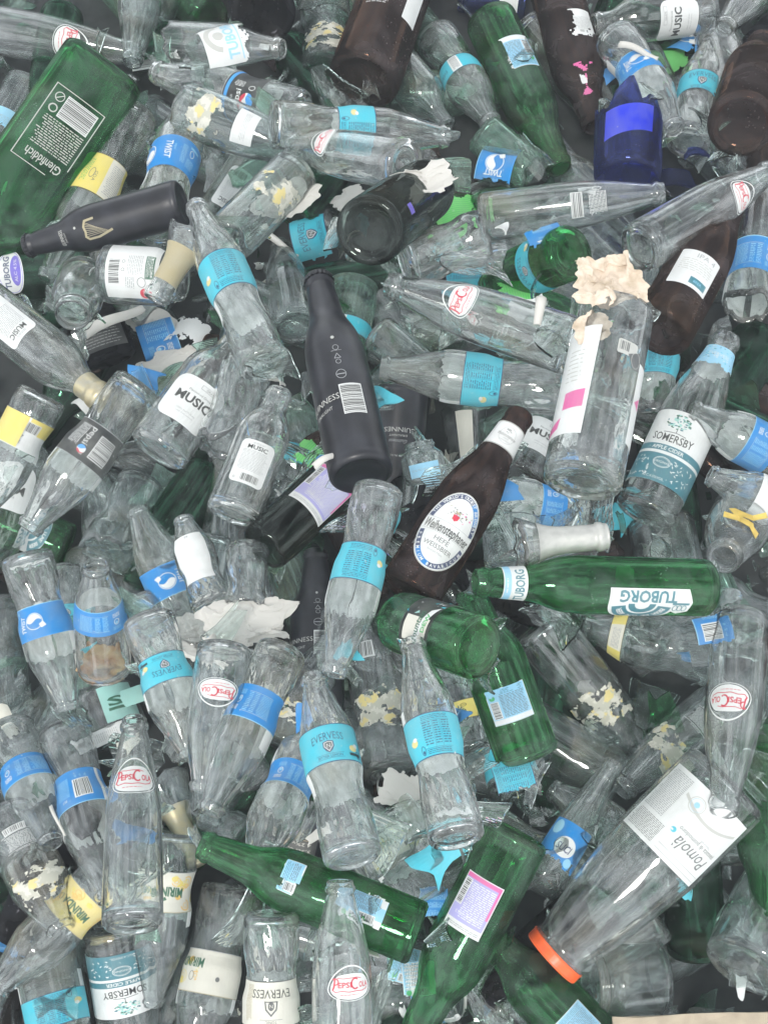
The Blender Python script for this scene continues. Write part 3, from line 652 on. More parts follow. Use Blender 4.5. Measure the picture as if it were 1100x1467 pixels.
def d_backblue(ty, z, seed=0, w=19, h=54, cols=('lav', 'pink'), torn=''):
    """square-cornered back label crowded with small print"""
    c = Cv(); kp = keep_tear(-w, w, z-h/2, z+h/2, seed, torn, 4) if torn else None
    c.grid(-w, w, z-h/2, z+h/2, 'white', kp, 1.8, seed=seed)
    q = kp or (lambda x, y: True)
    a, b = cols
    c.grid(-w+1, w-1, z-h/2+1, z+h/2-8, a, q, 3, ly=1, seed=seed)
    c.rect(-w+1, z-h/2+1, w-1, z-h/2+5, b, 2); c.rect(-w+1, z-h/2+1, -w+3.4, z+h/2-20, b, 2)
    c.micro(-w+4, z-h/2+7, w-9, z+h/2-11, 1.9, 'white', ly=3, seed=seed, fill=.5); c.text('SINCE 1853', 0, z+h/2-15, 3.2, 'white', ly=4, w=24)
    c.barcode(w-8, z-h/2+7, w-2.5, z+4, seed=seed+2, vert=True, ly=4); c.micro(-w+3, z+h/2-6, w-4, z+h/2-2, 1.7, 'grey', ly=2); c.keep = kp; return c
def d_backlight(ty, z, seed=0, torn='r', w=20, h=46):
    c = Cv(); kp = keep_tear(-w, w, z-h/2, z+h/2, seed, torn, 4); c.grid(-w, w, z-h/2, z+h/2, 'white', kp, 1.8, seed=seed)
    c.rect(-w+.6, z-h/2+.6, w-.6, z+h/2-.6, 'ltblue', 1)
    c.rect(-w+1, z-h/2+1, w-1, z-h/2+7, 'white', 2); c.micro(-w+13, z-h/2+9, w-2, z+h/2-9, 1.8, 'dkgrey', ly=3, seed=seed); c.micro(-w+2, z+h/2-8, w-2, z+h/2-2, 1.6, 'teal', ly=3)
    c.barcode(-w+3, z-h/2+9, -w+10, z+6, seed=seed+1, vert=True, ly=3); c.ell(-w+6, z+12, 3, 3, 'green', 3); c.keep = kp; return c
def d_glen(ty, z, seed=0):
    c = Cv(); w, h = 30, 84
    for a in ((-w, z-h/2, w, z-h/2+.8), (-w+16, z+h/2-.8, w, z+h/2), (-w, z-h/2, -w+.8, z+h/2-16), (w-.8, z-h/2, w, z+h/2)): c.rect(*a, 'silver')
    c.barcode(-w+5, z-h/2+6, w-17, z-h/2+28, m='black', bgm='white', vert=True); c.ring(w-9, z-h/2+11, 5, 5, .9, 'silver'); c.line([(w-12, z-h/2+8), (w-6, z-h/2+14)], .9, 'silver'); c.ring(w-9, z-h/2+24, 4.6, 4.6, 1.3, 'silver')
    c.micro(-w+4, z-h/2+32, w-5, z+h/2-20, 2.5, 'silver', seed=8, fill=.42); c.text('Glenfiddich', -2, z+h/2-10, 9.5, 'silver', w=46, shear=.06, bold=.01); return c
def swirls(c, W, z0, z1, seed, cols):
    rng = random.Random(seed)
    for k in range(44):
        x = rng.uniform(-W, W); y = rng.uniform(z0, z1); q = rng.uniform(3, 8); m = rng.choice(cols)
        if rng.random() < .6: c.ring(x, y, q, q, rng.uniform(.8, 1.6), m, 1, n=20, a0=rng.uniform(0, 90), a1=rng.uniform(250, 360)); c.ring(x, y, q*.5, q*.5, .9, m, 1, n=14)
        else: c.ell(x, y, q*.7, q*.6, m, 1, n=14)
def d_mirinda(ty, z, seed=0, h=46, base='cream', far=16, fd=-1, plain=False):
    r = rad(ty, z); c = Cv(); W = math.pi*r; band(c, r, z-h/2, z+h/2, base, farlen=far, seed=seed, fardir=fd)
    swirls(c, W*.9, z-h/2+6, z+h/2-6, seed, ['yellow', 'paleyellow', 'amber', 'yellow', 'amber'] if base != 'orange' else ['yellow', 'cream', 'paleyellow'])
    c.rect(-W, z-h/2, W, z-h/2+.8, 'grey', 2); c.rect(-W, z+h/2-.8, W, z+h/2, 'gold', 2)
    if plain: c.grid(-W*.5, 14, z-h/2+1, z+h/2-1, 'cream', ly=3, step=4); c.ell(-7, z+6, 2.2, 2.6, 'dkgrey', 4); c.ring(21, z+6, 3, 5, .7, 'dkgrey', 3); c.text('MIRINDA', 27, z-8, 10, 'deepgreen', ly=4, w=34, bold=.03)
    else:
        c.text('MIRINDA', 0, z, 10.5, 'deepgreen', ly=4, w=37, bold=.04, bend=.004); c.poly([(-2, z+9), (2, z+11), (4, z+8), (0, z+6)], 'deepgreen', 4)
        c.barcode(W*.34, z-12, W*.34+8, z+12, vert=True, ly=3); c.ring(W*.34-6, z+2, 2.6, 4.4, .7, 'dkgrey', 3)
    return c
def d_tonic(ty, z, seed=0, h=44, far=16, fd=-1):
    r = rad(ty, z); c = Cv(); W = math.pi*r; band(c, r, z-h/2, z+h/2, 'yellow', farlen=far, seed=seed, fardir=fd); c.rect(-W, z-h/2, W, z-h/2+.8, 'black'); c.rect(-W, z+h/2-.8, W, z+h/2, 'black')
    c.rect(-30, z-h/2+1, -3, z+h/2-1, 'cream', 1); c.micro(-28, z-h/2+4, -6, z+h/2-5, 2, 'grey', seed=seed); c.text('GDA', 8, z+5, 4, 'dkgrey', rot=90); c.ring(13, z+2, 3.4, 6, .7, 'dkgrey'); c.micro(18, z-14, 26, z+14, 2, 'green', vert=True); return c
def d_ylw2(ty, z, seed=0, h=50, far=12, fd=1):
    r = rad(ty, z); c = Cv(); W = math.pi*r; band(c, r, z-h/2, z+h/2, 'white', farlen=far, seed=seed, fardir=fd); c.rect(0, z-h/2+1, W, z+h/2-1, 'yellow', 1); c.rect(-W, z-h/2+1, -2, z-2, 'yellow', 1)
    c.barcode(-15, z-17, 10, z-3, ly=3, seed=3); c.text('250ml e', 8, z+15, 4.6, 'dkgrey', ly=3, rot=0); c.line([(-2, z+4), (2, z+10), (6, z+4), (-2, z+4)], .8, 'dkgrey', 3); c.text('C E', 14, z+6, 4, 'dkgrey', ly=3); c.rect(-W, z-h/2, W, z-h/2+.8, 'black', 2); return c
def d_pomola(ty, z, seed=0):
    c = Cv(); w, h = 57, 84
    c.grid(-w, w, z-h/2, z+h/2, 'white', step=5)
    P = [(-52+i*4.2, z-24+12*math.sin(i/17*3.0)) for i in range(18)]
    c.poly(P+[(19, z-39), (-52, z-39)], 'silver', 1); c.poly([(x, y-3.6) for x, y in P]+[(19, z-40), (-52, z-40)], 'white', 2)
    c.ring(4, z-22, 9, 9, .8, 'silver', 3); c.ell(4, z-22, 3, 3, 'ltblue', 4); c.ring(4, z-22, 7, 7, .3, 'ltblue', 4)
    c.text('Pomolà', -26, z+19, 15, 'dkgrey', ly=3, w=44, shear=.35); c.text('passata di pomodoro', -24, z+6, 5.6, 'dkgrey', ly=3, w=50); c.text('Naturale', -30, z+1, 3, 'grey', ly=3)
    for y in (z+31, z+37): c.rect(-54, y, 6, y+.5, 'grey', 3)
    c.ell(4, z+12, 3, 3, 'cyan', 3); c.ell(5.4, z+12.6, 1.6, 1, 'white', 4)
    c.micro(22, z-38, 54, z+12, 1.9, 'grey', seed=4, fill=.5); c.micro(12, z+16, 54, z+38, 1.7, 'dkgrey', seed=5, fill=.4)
    return c
def d_white(ty, z, seed=0, w=20, h=50, txt=None, torn='', col='white', micro=True):
    c = Cv(); kp = keep_tear(-w, w, z-h/2, z+h/2, seed, torn, 5) if torn else None; c.grid(-w, w, z-h/2, z+h/2, col, kp, 1.8 if torn else 4, seed=seed)
    if micro: c.micro(-w+4, z-h/2+12, w-4, z+h/2-10, 2.2, 'grey', seed=seed, fill=.3)
    if txt: c.text(txt, 0, z+h/2-6, 5, 'dkgrey', w=min(1.5*w, 5*len(txt)))
    c.keep = kp; return c
def d_brewer(ty, z, seed=0):
    c = Cv(); c.poly(rrect(-24, z-27, 24, z+27, 2), 'white', 0); c.text('IPA 4', 6, z+20, 7, 'grey', w=22); c.micro(-19, z-6, 19, z+14, 3.2, 'silver', fill=.3); c.rect(-1, z-22, 20, z-12, 'teal', 1); c.text('BEER', 9, z-17, 3.6, 'ltblue'); return c
def d_brownprint(ty, z, seed=0):
    c = Cv(); c.micro(-28, z-34, -4, z+46, 2.2, 'silver', seed=seed, fill=.45); c.barcode(-30, z-14, -22, z+4, m='dkgrey'); c.grid(14, 34, z-38, z+36, 'white', step=5); return c
def d_winelab(ty, z, seed=0):
    c = Cv(); c.grid(-58, -10, z-62, z+62, 'white', step=5); c.grid(38, 62, z-55, z+35, 'white', step=5)
    c.poly([(-36, z-15), (-14, z-12), (-14, z-32), (-36, z-34)], 'pink', 1); c.poly([(-54, z-50), (-36, z-42), (-38, z-54), (-54, z-60)], 'pink', 1); c.poly([(40, z-8), (52, z+2), (52, z-12)], 'pink', 1)
    c.micro(-40, z-6, -22, z+36, 5, 'silver', fill=.25); c.poly(rrect(8, z+34, 30, z+50, 2), 'silver', 1); c.barcode(10, z+38, 20, z+48, m='dkgrey', bgm=None, ly=2); c.poly([(20, z+36), (34, z+44), (38, z+24), (28, z+22)], 'dkgrey', 2); c.ring(30, z+33, 6, 9, .6, 'silver', 3); return c
def d_oval(ty, z, seed=0):
    c = Cv(); c.ell(0, z, 26, 20, 'white', 0, n=36); c.ell(2, z-8, 17, 8, 'violet', 1); c.text('ALC 4.5%', 2, z-8, 4.6, 'white', ly=2, w=24); c.text('TUBORG', 0, z+6, 9, 'navy', w=36, bold=.03); c.ring(0, z, 24.5, 18.5, .7, 'violet', 1); c.xf(rot=0); return c
def d_mountain(ty, z, seed=0):
    r = rad(ty, z); c = Cv(); W = math.pi*r; c.grid(-W*.8, W*.8, z-24, z+24, 'black', step=4); rng = random.Random(5)
    for k in range(26):
        x = rng.uniform(-34, 40); y = rng.uniform(z-22, z+22); a = rng.uniform(0, 6.28); q = rng.uniform(3, 8)
        c.poly([(x, y), (x+q*math.cos(a), y+q*math.sin(a)), (x+q*.9*math.cos(a+.5), y+q*.9*math.sin(a+.5))], rng.choice(('mint', 'white', 'deepgreen', 'cyan')), 1+k % 3)
    c.rect(-14, z-20, 10, z+18, 'cream', 4); c.poly([(-14, z-8), (26, z-22), (20, z-12), (-14, z+2)], 'white', 5); c.text('Mountain', 0, z-3, 9, 'deepgreen', ly=6, w=34, bold=.02, shear=.15); c.text('DEW', 6, z-14, 6, 'green', ly=6, bold=.03); return c
def d_sleeve(ty, z, seed=0):
    c = Cv(); c.poly(rrect(-24, z-30, 24, z+30, 3), 'black', 0); c.text('330ml', 0, z+14, 8, 'cream', w=30, bold=.03); c.text('3,3cl 0,3', 0, z+3, 6, 'cream', w=32); c.text('4.2%vol', 0, z-8, 6, 'cream', w=30); c.micro(-18, z-26, 18, z-14, 2.6, 'tan'); return c
def d_blackdisc(ty, z, seed=0):
    c = Cv(); c.grid(-34, 34, z-24, z+24, 'black', step=4)
    for k in range(8): c.micro(-28, z-18+k*4.6, 28, z-15.6+k*4.6, 2.4, 'silver', seed=k, fill=.5)
    return c
def d_suci(ty, z, seed=0):
    c = Cv(); kp = keep_tear(-34, 34, z-24, z+22, 4, 'b', 4); c.grid(-34, 34, z-24, z+22, 'blue', kp, 2); c.ell(2, z-4, 15, 11, 'white', 1); c.ell(-22, z+12, 8, 8, 'ltblue', 1); c.ell(16, z-17, 6, 5, 'ltblue', 1); c.text('SUCI', 1, z-5, 8, 'navy', w=22, bold=.02, shear=.2); c.keep = kp; return c
def d_food(ty, z, seed=0):
    c = Cv(); c.grid(-45, 30, z-30, z+30, 'white', step=5); c.rect(-24, z+16, 4, z+26, 'deepgreen', 1); c.micro(-23, z+17, 3, z+25, 1.6, 'white', ly=2); c.micro(-24, z-6, 0, z+13, 2, 'grey', fill=.35); c.barcode(-18, z-26, 10, z-14, bgm=None); c.ring(8, z+12, 6, 5, .7, 'dkgrey', 1)
    c.ell(22, z+15, 7, 6, 'red', 1); c.text('BIO', 22, z+15, 4, 'white', ly=2); c.ring(-16, z-9.6, 2, 2, .5, 'black'); c.ring(-6, z-9.6, 2, 2, .5, 'black'); c.micro(2, z-6, 16, z+4, 2.2, 'grey'); return c
def d_tonicwhite(ty, z, seed=0):
    r = rad(ty, z); c = Cv(); W = math.pi*r; c.grid(-W, W, z-24, z+24, 'cream', step=3.5)
    for y in (z-24, z+23): c.rect(-W, y, W, y+.9, 'black')
    c.text('TONIC', 0, z+18, 3.6, 'dkgrey', w=12); c.rect(-12, z+15, 12, z+15.4, 'dkgrey')
    c.poly([(-7, z-4), (-6, z+5), (0, z+12), (6, z+5), (7, z-4)], 'dkgrey', 1); c.poly([(-5.4, z-3), (-4.6, z+4), (0, z+9.6), (4.6, z+4), (5.4, z-3)], 'cream', 2); c.ell(0, z+1, 3.2, 4.6, 'dkgrey', 3); c.text('N', 0, z+1, 4, 'cream', ly=4)
    c.text('EVERVESS', 0, z-11, 9, 'black', w=44); c.micro(22, z-20, 30, z+18, 1.4, 'gold', vert=True); return c
def d_ever_y(ty, z, seed=0):
    r = rad(ty, z); c = Cv(); W = math.pi*r; band(c, r, z-17, z+17, 'yellow', seed=seed); c.ring(-4, z+8, 4, 3, .7, 'black'); c.text('GDA', -4, z+8, 2.2, 'black'); c.ell(0, z-9, 5, 4, 'black', 1); c.ell(0, z-9, 3.4, 2.6, 'dkgrey', 2); c.text('N', 0, z-9, 3, 'white', ly=3)
    for y in (z-17, z+16.2): c.rect(-W, y, W, y+.8, 'black')
    return c
def d_wash(ty, z, seed=0):
    """what is left of a washed-off label: ragged film full of holes"""
    c = Cv(); k0 = keep_tear(-34, 34, z-26, z+26, seed, 'tbrl', 8)
    def kp(x, y): return k0(x, y) and mnoise.fractal(Vector((x*.05, y*.09, seed*1.9+5)), 1.1, 2.1, 4) < .26
    c.grid(-34, 34, z-26, z+26, 'residue', kp, 1.1, seed=seed); k1 = lambda x, y: kp(x, y) and mnoise.fractal(Vector((x*.09, y*.09, seed+31)), .9, 2, 4) > .12
    c.grid(-30, 30, z-22, z+22, 'cream', k1, 1.3, ly=1, seed=seed+2); k2 = lambda x, y: kp(x, y) and mnoise.fractal(Vector((x*.08, y*.08, seed+77)), .9, 2, 3) > .3
    c.grid(-30, 30, z-22, z+22, 'paleyellow', k2, 1.4, ly=2, seed=seed+3); c.keep = kp; return c
def d_cobaltband(ty, z, seed=0):
    c = Cv(); c.poly([(-28, z-18), (28, z-10), (30, z+16), (-26, z+10)], 'cobalt', 0); return c
def d_redscrap(ty, z, seed=0):
    c = Cv(); c.grid(-8, 8, z-22, z+20, 'pink', keep_tear(-8, 8, z-22, z+20, 2, 'tblr', 3), 1.5); c.grid(-2, 8, z-10, z+6, 'white', keep_tear(-2, 8, z-10, z+6, 3, 'tblr', 1.5), 1.2, ly=1); return c
def d_tubrotten(ty, z, seed=0):
    c = Cv(); kp = keep_tear(-34, 34, z-26, z+26, 6, 'b', 4); c.grid(-34, 34, z-26, z+26, 'white', kp, 2); arcband(c, 0, z+4, 14, 20, 10, 170, 'silver', 1); c.ell(0, z+8, 6, 6, 'silver', 1); c.text('TUBORG', 0, z-4, 12, 'ltblue', w=56, bold=.03, ly=3); c.rect(-30, z-15, 30, z-13.6, 'ltblue', 1); c.keep = kp; return c
def d_nrw(ty, z, seed=0, txt='SI', col='mint'):
    c = Cv(); c.grid(-20, 20, z-26, z+26, col, step=4); c.text(txt, 0, z+2, 13, 'deepgreen', w=26, bold=.03); c.rect(-14, z-11, 14, z-7, 'deepgreen', 1); c.text('OPEN', 0, z-9, 3, 'white', ly=2) if False else None; return c
def d_greenpack(ty, z, seed=0):
    c = Cv(); kp = keep_tear(-30, 30, z-22, z+22, seed, 'tblr', 4); c.grid(-30, 30, z-22, z+22, 'lime', kp, 1.8, seed=seed)
    for k in range(12): c.rect(-22, z-16+k*2.7, 20, z-15.3+k*2.7, 'green', 1)
    c.keep = kp; return c
# ------------------------------------------------------------------ placing things in the heap
COLL = SC.collection
CR = cam.rotation_euler.to_matrix()
def ray(px, py):
    d = CR @ Vector(((px-PW/2)/FPX, -(py-PH/2)/FPX, -1)); return d   # |z_cam| = 1
def at(px, py, z):
    d = ray(px, py); t = (z-CAM.z)/d.z; return CAM+d*t
def mpp(p):
    return -((CR.inverted() @ (p-CAM)).z)/FPX
SPH = np.zeros((0, 4)); STAT = []
def settle(place, k, zmin, smalls=None):
    """raise the thing until it rests on what already lies there"""
    global SPH
    zc = zmin
    for it in range(10):
        info = place(zc); S = info['sph']
        need = max(0, float((S[:, 3]*.95-S[:, 2]).max()))
        if len(SPH):
            dx = S[:, None, 0]-SPH[None, :, 0]; dy = S[:, None, 1]-SPH[None, :, 1]; rr = k*(S[:, None, 3]+SPH[None, :, 3])
            q = rr*rr-dx*dx-dy*dy; ok = q > 0
            if ok.any():
                lift = np.where(ok, SPH[None, :, 2]+np.sqrt(np.maximum(q, 0))-S[:, None, 2], -1)
                need = max(need, float(lift.max()))
        if need < .0008: break
        zc += need
    return info, zc
def put(o, label=None, cat=None, group=None, kind=None):
    COLL.objects.link(o)
    if label: o['label'] = label
    if cat: o['category'] = cat
    if group: o['group'] = group
    if kind: o['kind'] = kind
    return o
_mc = {}
def vessel(ty, ct, cb, seed, amp):
    k = (ty, ct, cb, seed if (ct or cb) else 0, amp)
    if k not in _mc: _mc[k] = bottle_mesh(ty, ct, cb, seed, amp)
    return _mc[k]
def sleeve_mesh(ty, z0, z1, off, top=True, rings=0):
    k = ('sl', ty, z0, z1, off, top, rings)
    if k in _mc: return _mc[k]
    bm = bmesh.new(); n = 40; zs = sorted({z0, z1} | {z for r, z in ROWS[ty] if z0 < z < z1}); prev = None
    H = PROF[ty]['H']
    for z in zs+[z1]*0:
        r = rad(ty, z)+off+(.4*math.sin(z*2.2) if rings and z > z1-14 else 0)
        g = [bm.verts.new((r*math.cos(2*math.pi*j/n), r*math.sin(2*math.pi*j/n), z)) for j in range(n)]
        if prev:
            for j in range(n): bm.faces.new((prev[j], prev[(j+1) % n], g[(j+1) % n], g[j]))
        prev = g
    if top:
        r = rad(ty, z1)+off
        g = [bm.verts.new(((r-1.2)*math.cos(2*math.pi*j/n), (r-1.2)*math.sin(2*math.pi*j/n), z1+1)) for j in range(n)]
        for j in range(n): bm.faces.new((prev[j], prev[(j+1) % n], g[(j+1) % n], g[j]))
        bm.faces.new(g)
    me = bpy.data.meshes.new('sleeve'); bm.to_mesh(me); bm.free(); me.transform(Matrix.Scale(.001, 4))
    for p in me.polygons: p.use_smooth = True
    _mc[k] = me; return me
def cap_mesh(ty):
    k = ('cap', ty)
    if k in _mc: return _mc[k]
    H = PROF[ty]['H']; bm = bmesh.new(); n = 84; prev = None; q = rad(ty, H-5)
    for r, z, w in ((q+1.6, H-6, 1), (q+1.2, H-3, .8), (q+.6, H-.5, .3), (q-1, H+1, 0), (1, H+1.4, 0)):
        g = [bm.verts.new(((r+w*.6*math.cos(21*2*math.pi*j/n))*math.cos(2*math.pi*j/n), (r+w*.6*math.cos(21*2*math.pi*j/n))*math.sin(2*math.pi*j/n), z)) for j in range(n)]
        if prev:
            for j in range(n): bm.faces.new((prev[j], prev[(j+1) % n], g[(j+1) % n], g[j]))
        prev = g
    bm.faces.new(prev); me = bpy.data.meshes.new('cap'); bm.to_mesh(me); bm.free(); me.transform(Matrix.Scale(.001, 4)); _mc[k] = me; return me
def lid_mesh(ty):
    H = PROF[ty]['H']; bm = bmesh.new(); n = 64; prev = None; q = rad(ty, H-4)
    for r, z in ((q+1, H-10), (q+2.6, H-10.5), (q+3.2, H-9.5), (q+2.6, H-8), (q+2.6, H+.5), (q+1.4, H+2), (q-3, H+2.2), (q-4, H+1.4), (1, H+1.4)):
        g = [bm.verts.new((r*math.cos(2*math.pi*j/n), r*math.sin(2*math.pi*j/n), z)) for j in range(n)]
        if prev:
            for j in range(n): bm.faces.new((prev[j], prev[(j+1) % n], g[(j+1) % n], g[j]))
        prev = g
    bm.faces.new(prev); me = bpy.data.meshes.new('lid'); bm.to_mesh(me); bm.free(); me.transform(Matrix.Scale(.001, 4)); return me
def child(name, me, root, mat=None, label=None):
    o = bpy.data.objects.new(name, me); COLL.objects.link(o); o.parent = root
    if label: o['label'] = label
    if mat: setmat(o, mat)
    return o
def setmat(o, mat):
    if not o.data.materials: o.data.materials.append(mat)
    o.material_slots[0].link = 'OBJECT'; o.material_slots[0].material = mat
_lc = {}
def label_mesh(fn, ty, z, kw, part):
    k = (fn.__name__, ty, z, tuple(sorted(kw.items())))
    if k not in _lc:
        c = fn(ty, z, **kw); _lc[k] = wrap(c, ty, name=part, keep=c.keep)
    return _lc[k]
COUNT = [0]
def bottle(order_k, ty, gl, base, mouth, d, label, cat='bottle', name='glass_bottle', labels=(), tilt=0, ct=None, cb=None, amp=12, seed=None, group=None, cap=False, foil=None, lid=False, k=.86, zmin=.03, dz0=None, lateral=0):
    global SPH
    COUNT[0] += 1; seed = seed if seed is not None else COUNT[0]
    v = PROF[ty]; D, H = v['D']*.001, v['H']*.001; b0 = (cb or 0)*.001; h1 = (ct or v['H'])*.001
    tl = [tilt]
    def place(zc):
        tilt = tl[0]
        pc = at((base[0]+mouth[0])/2, (base[1]+mouth[1])/2, zc); s = d*mpp(pc)/D
        Lh = (h1-b0)*s; dz = Lh*math.sin(R(tilt))/2
        pb = at(*base, zc-dz); pm = at(*mouth, zc+dz); ax = (pm-pb); ln = ax.length; a = ax/ln
        ratio = ln/Lh; ra = max(.72, min(1.4, ratio))
        if ratio != ra:
            c = (pb+pm)/2; pb = c-a*Lh*ra/2; pm = c+a*Lh*ra/2
        full0 = pb-a*b0*s*ra
        n = max(5, int(Lh*ra/.011)); zz = np.linspace(b0, h1, n)*1000
        sp = np.array([[*(full0+a*(q*.001*s*ra)), rad(ty, q)*.001*s] for q in zz])
        if n: sp[:, 3] *= .97
        return dict(sph=sp, o=full0, a=a, s=s, ra=ra)
    best = None
    for dt in ((0, 7, -7, 14, -14) if tilt == 0 else (0, 5, -5)):
        # lean a little to nest lower between the neighbours
        tl[0] = tilt+dt; inf, zz_ = settle(place, order_k, zmin); c_ = float(inf['sph'][:, 2].mean())+.0006*abs(dt)
        if best is None or c_ < best[0]: best = (c_, inf, zz_)
    _, info, zc = best
    SPH = np.vstack([SPH, info['sph']]); STAT.append((zc, label))
    a = info['a']; up = (CAM-(info['o']+a*H*.5*info['s'])).normalized()
    X = (up-a*up.dot(a)).normalized(); Y = a.cross(X)
    M = Matrix.Translation(info['o']) @ Matrix((X, Y, a)).transposed().to_4x4() @ Matrix.Diagonal((info['s'], info['s'], info['s']*info['ra'], 1))
    me = vessel(ty, ct, cb, seed, amp)
    rng = random.Random(seed*31+5)
    if not labels and not cap and not foil and not lid:
        o = bpy.data.objects.new(name, me); setmat(o, G[gl]); o.matrix_world = M @ Matrix.Rotation(rng.uniform(0, 6.28) if not v.get('tri') else 0, 4, 'Z')
        return put(o, label, cat, group)
    root = bpy.data.objects.new(name, None); root.empty_display_size = .02; root.matrix_world = M; put(root, label, cat, group)
    b = child('body', me, root, G[gl])
    if not v.get('tri'): b.rotation_euler.z = rng.uniform(0, 6.28)
    for lb in labels:
        fn, z, roll, kw = (list(lb)+[0, {}])[:4] if len(lb) < 4 else lb
        if isinstance(roll, dict): kw = roll; roll = 0
        part = kw.get('part', 'label'); kw = {q: w for q, w in kw.items() if q != 'part'}
        kw.setdefault('seed', seed)
        c = child(part, label_mesh(fn, ty, z, kw, part), root); c.rotation_euler.z = R(roll)
    if cap: child('cap', cap_mesh(ty), root, CAPM)
    if foil:
        m, z0 = foil; child('foil', sleeve_mesh(ty, z0, v['H']+.2, .6, True, 1), root, m)
    if lid: child('lid', lid_mesh(ty), root, LIDM)
    return root
def orient(o, px, py, z, yaw, pitch, roll, s=1):
    o.matrix_world = Matrix.Translation(at(px, py, z)) @ Matrix.Rotation(R(yaw), 4, 'Z') @ Matrix.Rotation(R(pitch), 4, 'Y') @ Matrix.Rotation(R(roll), 4, 'X') @ Matrix.Scale(s, 4)
def top_z(px, py, rr=.02):
    """height at which the line of sight through this point first meets the heap"""
    d = ray(px, py).normalized(); C_ = SPH[:, :3]-np.array(CAM); dd = np.array(d); t = C_ @ dd
    q = SPH[:, 3]**2-((C_*C_).sum(1)-t*t); ok = q > 0
    if not ok.any(): return .06
    tt = (t-np.sqrt(np.maximum(q, 0)))[ok].min(); return max(.03, float(CAM.z+d.z*tt))
def shard(px, py, size, gl, label, yaw=0, pitch=0, roll=0, ty='soda', seed=None, cat='glass shard', name='glass_shard', dz=.004, aspect=1.3, group=None, z=None):
    COUNT[0] += 1; seed = seed if seed is not None else COUNT[0]
    r = rad(ty, 40); half = math.radians(62); h = 2*r*math.sin(half)*aspect
    me = shard_mesh(ty, 40-h/2+30, 40+h/2+30, -half, half, seed)
    o = bpy.data.objects.new(name, me); setmat(o, G[gl]); zt = z if z is not None else top_z(px, py)+dz
    s = size*mpp(at(px, py, zt))/(2*r*math.sin(half)*.001)
    # wall's outside towards the camera: local X up
    o.matrix_world = Matrix.Translation(at(px, py, zt)) @ Matrix.Rotation(R(yaw), 4, 'Z') @ Matrix.Rotation(R(pitch), 4, 'Y') @ Matrix.Rotation(R(roll), 4, 'X') @ Matrix.Rotation(R(-90), 4, 'Y') @ Matrix.Scale(s, 4)
    return put(o, label, cat, group)
def scrap(fn, px, py, d, label, yaw=0, pitch=0, roll=0, ty='soda', z0=110, kw=None, dz=.006, cat='label scrap', name='label_scrap', z=None, ang=0, side=0):
    """a torn-off piece of label, still curved"""
    kw = dict(kw or {}); c = fn(ty, z0, **kw); hw = d
    kp0 = c.keep; r = rad(ty, z0); lim = hw*r
    j1 = jag(COUNT[0]+40, 3); COUNT[0] += 1
    def kp(x, y):
        if x < -lim+side+j1(y/6) or x > lim+side+j1(y/6+3): return False
        return kp0(x, y) if kp0 else True
    me = wrap(c, ty, name=name, keep=kp); me.transform(Matrix.Translation((-r*.001, 0, -z0*.001)))
    o = bpy.data.objects.new(name, me); zt = z if z is not None else top_z(px, py)+dz
    s = mpp(at(px, py, zt))/.00077
    o.matrix_world = Matrix.Translation(at(px, py, zt)) @ Matrix.Rotation(R(yaw), 4, 'Z') @ Matrix.Rotation(R(pitch), 4, 'Y') @ Matrix.Rotation(R(roll), 4, 'X') @ Matrix.Rotation(R(-90), 4, 'Y') @ Matrix.Rotation(R(ang), 4, 'Z') @ Matrix.Scale(s, 4)
    return put(o, label, cat)
def crumple(px, py, wpx, hpx, mat, label, yaw=0, seed=1, rough=.25, cat='tissue', name='crumpled_tissue', dz=.0, n=44, lift=.25, dome=.22):
    rng = random.Random(seed); bm = bmesh.new(); zt = top_z(px, py)+dz; m = mpp(at(px, py, zt)); W, H = wpx*m, hpx*m
    # sheet with sharp folds: sum of triangle waves in random directions
    fo = [(rng.uniform(0, 6.28), rng.uniform(1.0, 5.5), rng.uniform(0, 6.28)) for _ in range(9)]
    ja = jag(seed, .16); g = {}
    for i in range(n+1):
        for j in range(n+1):
            u = i/n*2-1; v = j/n*2-1; th = math.atan2(v, u); q = 1+ja(th)
            h = 0
            for a, f, p in fo:
                x = (u*math.cos(a)+v*math.sin(a))*f+p; t = abs((x/math.pi) % 2-1); h += (t-.5)/f**.75
            # square grid squeezed to a rounded outline
            m2 = max(abs(u), abs(v)); l2 = math.hypot(u, v) or 1; k = (m2/l2)**.55
            edge = 1-m2**4
            n1 = mnoise.fractal(Vector((u*1.3, v*1.3, seed)), .9, 2, 4); n2 = mnoise.fractal(Vector((u*1.3, v*1.3, seed+9.3)), .9, 2, 4)
            g[i, j] = bm.verts.new(((u*k+.42*n1)*W/2, (v*k+.42*n2)*H/2, h*rough*W*.5*(.4+.6*edge)+dome*W*.5*edge*lift*2))
    for i in range(n):
        for j in range(n): bm.faces.new((g[i,j], g[i+1,j], g[i+1,j+1], g[i,j+1]))
    me = bpy.data.meshes.new('sheet'); bm.to_mesh(me); bm.free(); me.materials.append(mat)
    o = bpy.data.objects.new(name, me); md = o.modifiers.new('thick', 'SOLIDIFY'); md.thickness = .0006
    o.matrix_world = Matrix.Translation(at(px, py, zt)) @ Matrix.Rotation(R(yaw), 4, 'Z'); return put(o, label, cat)
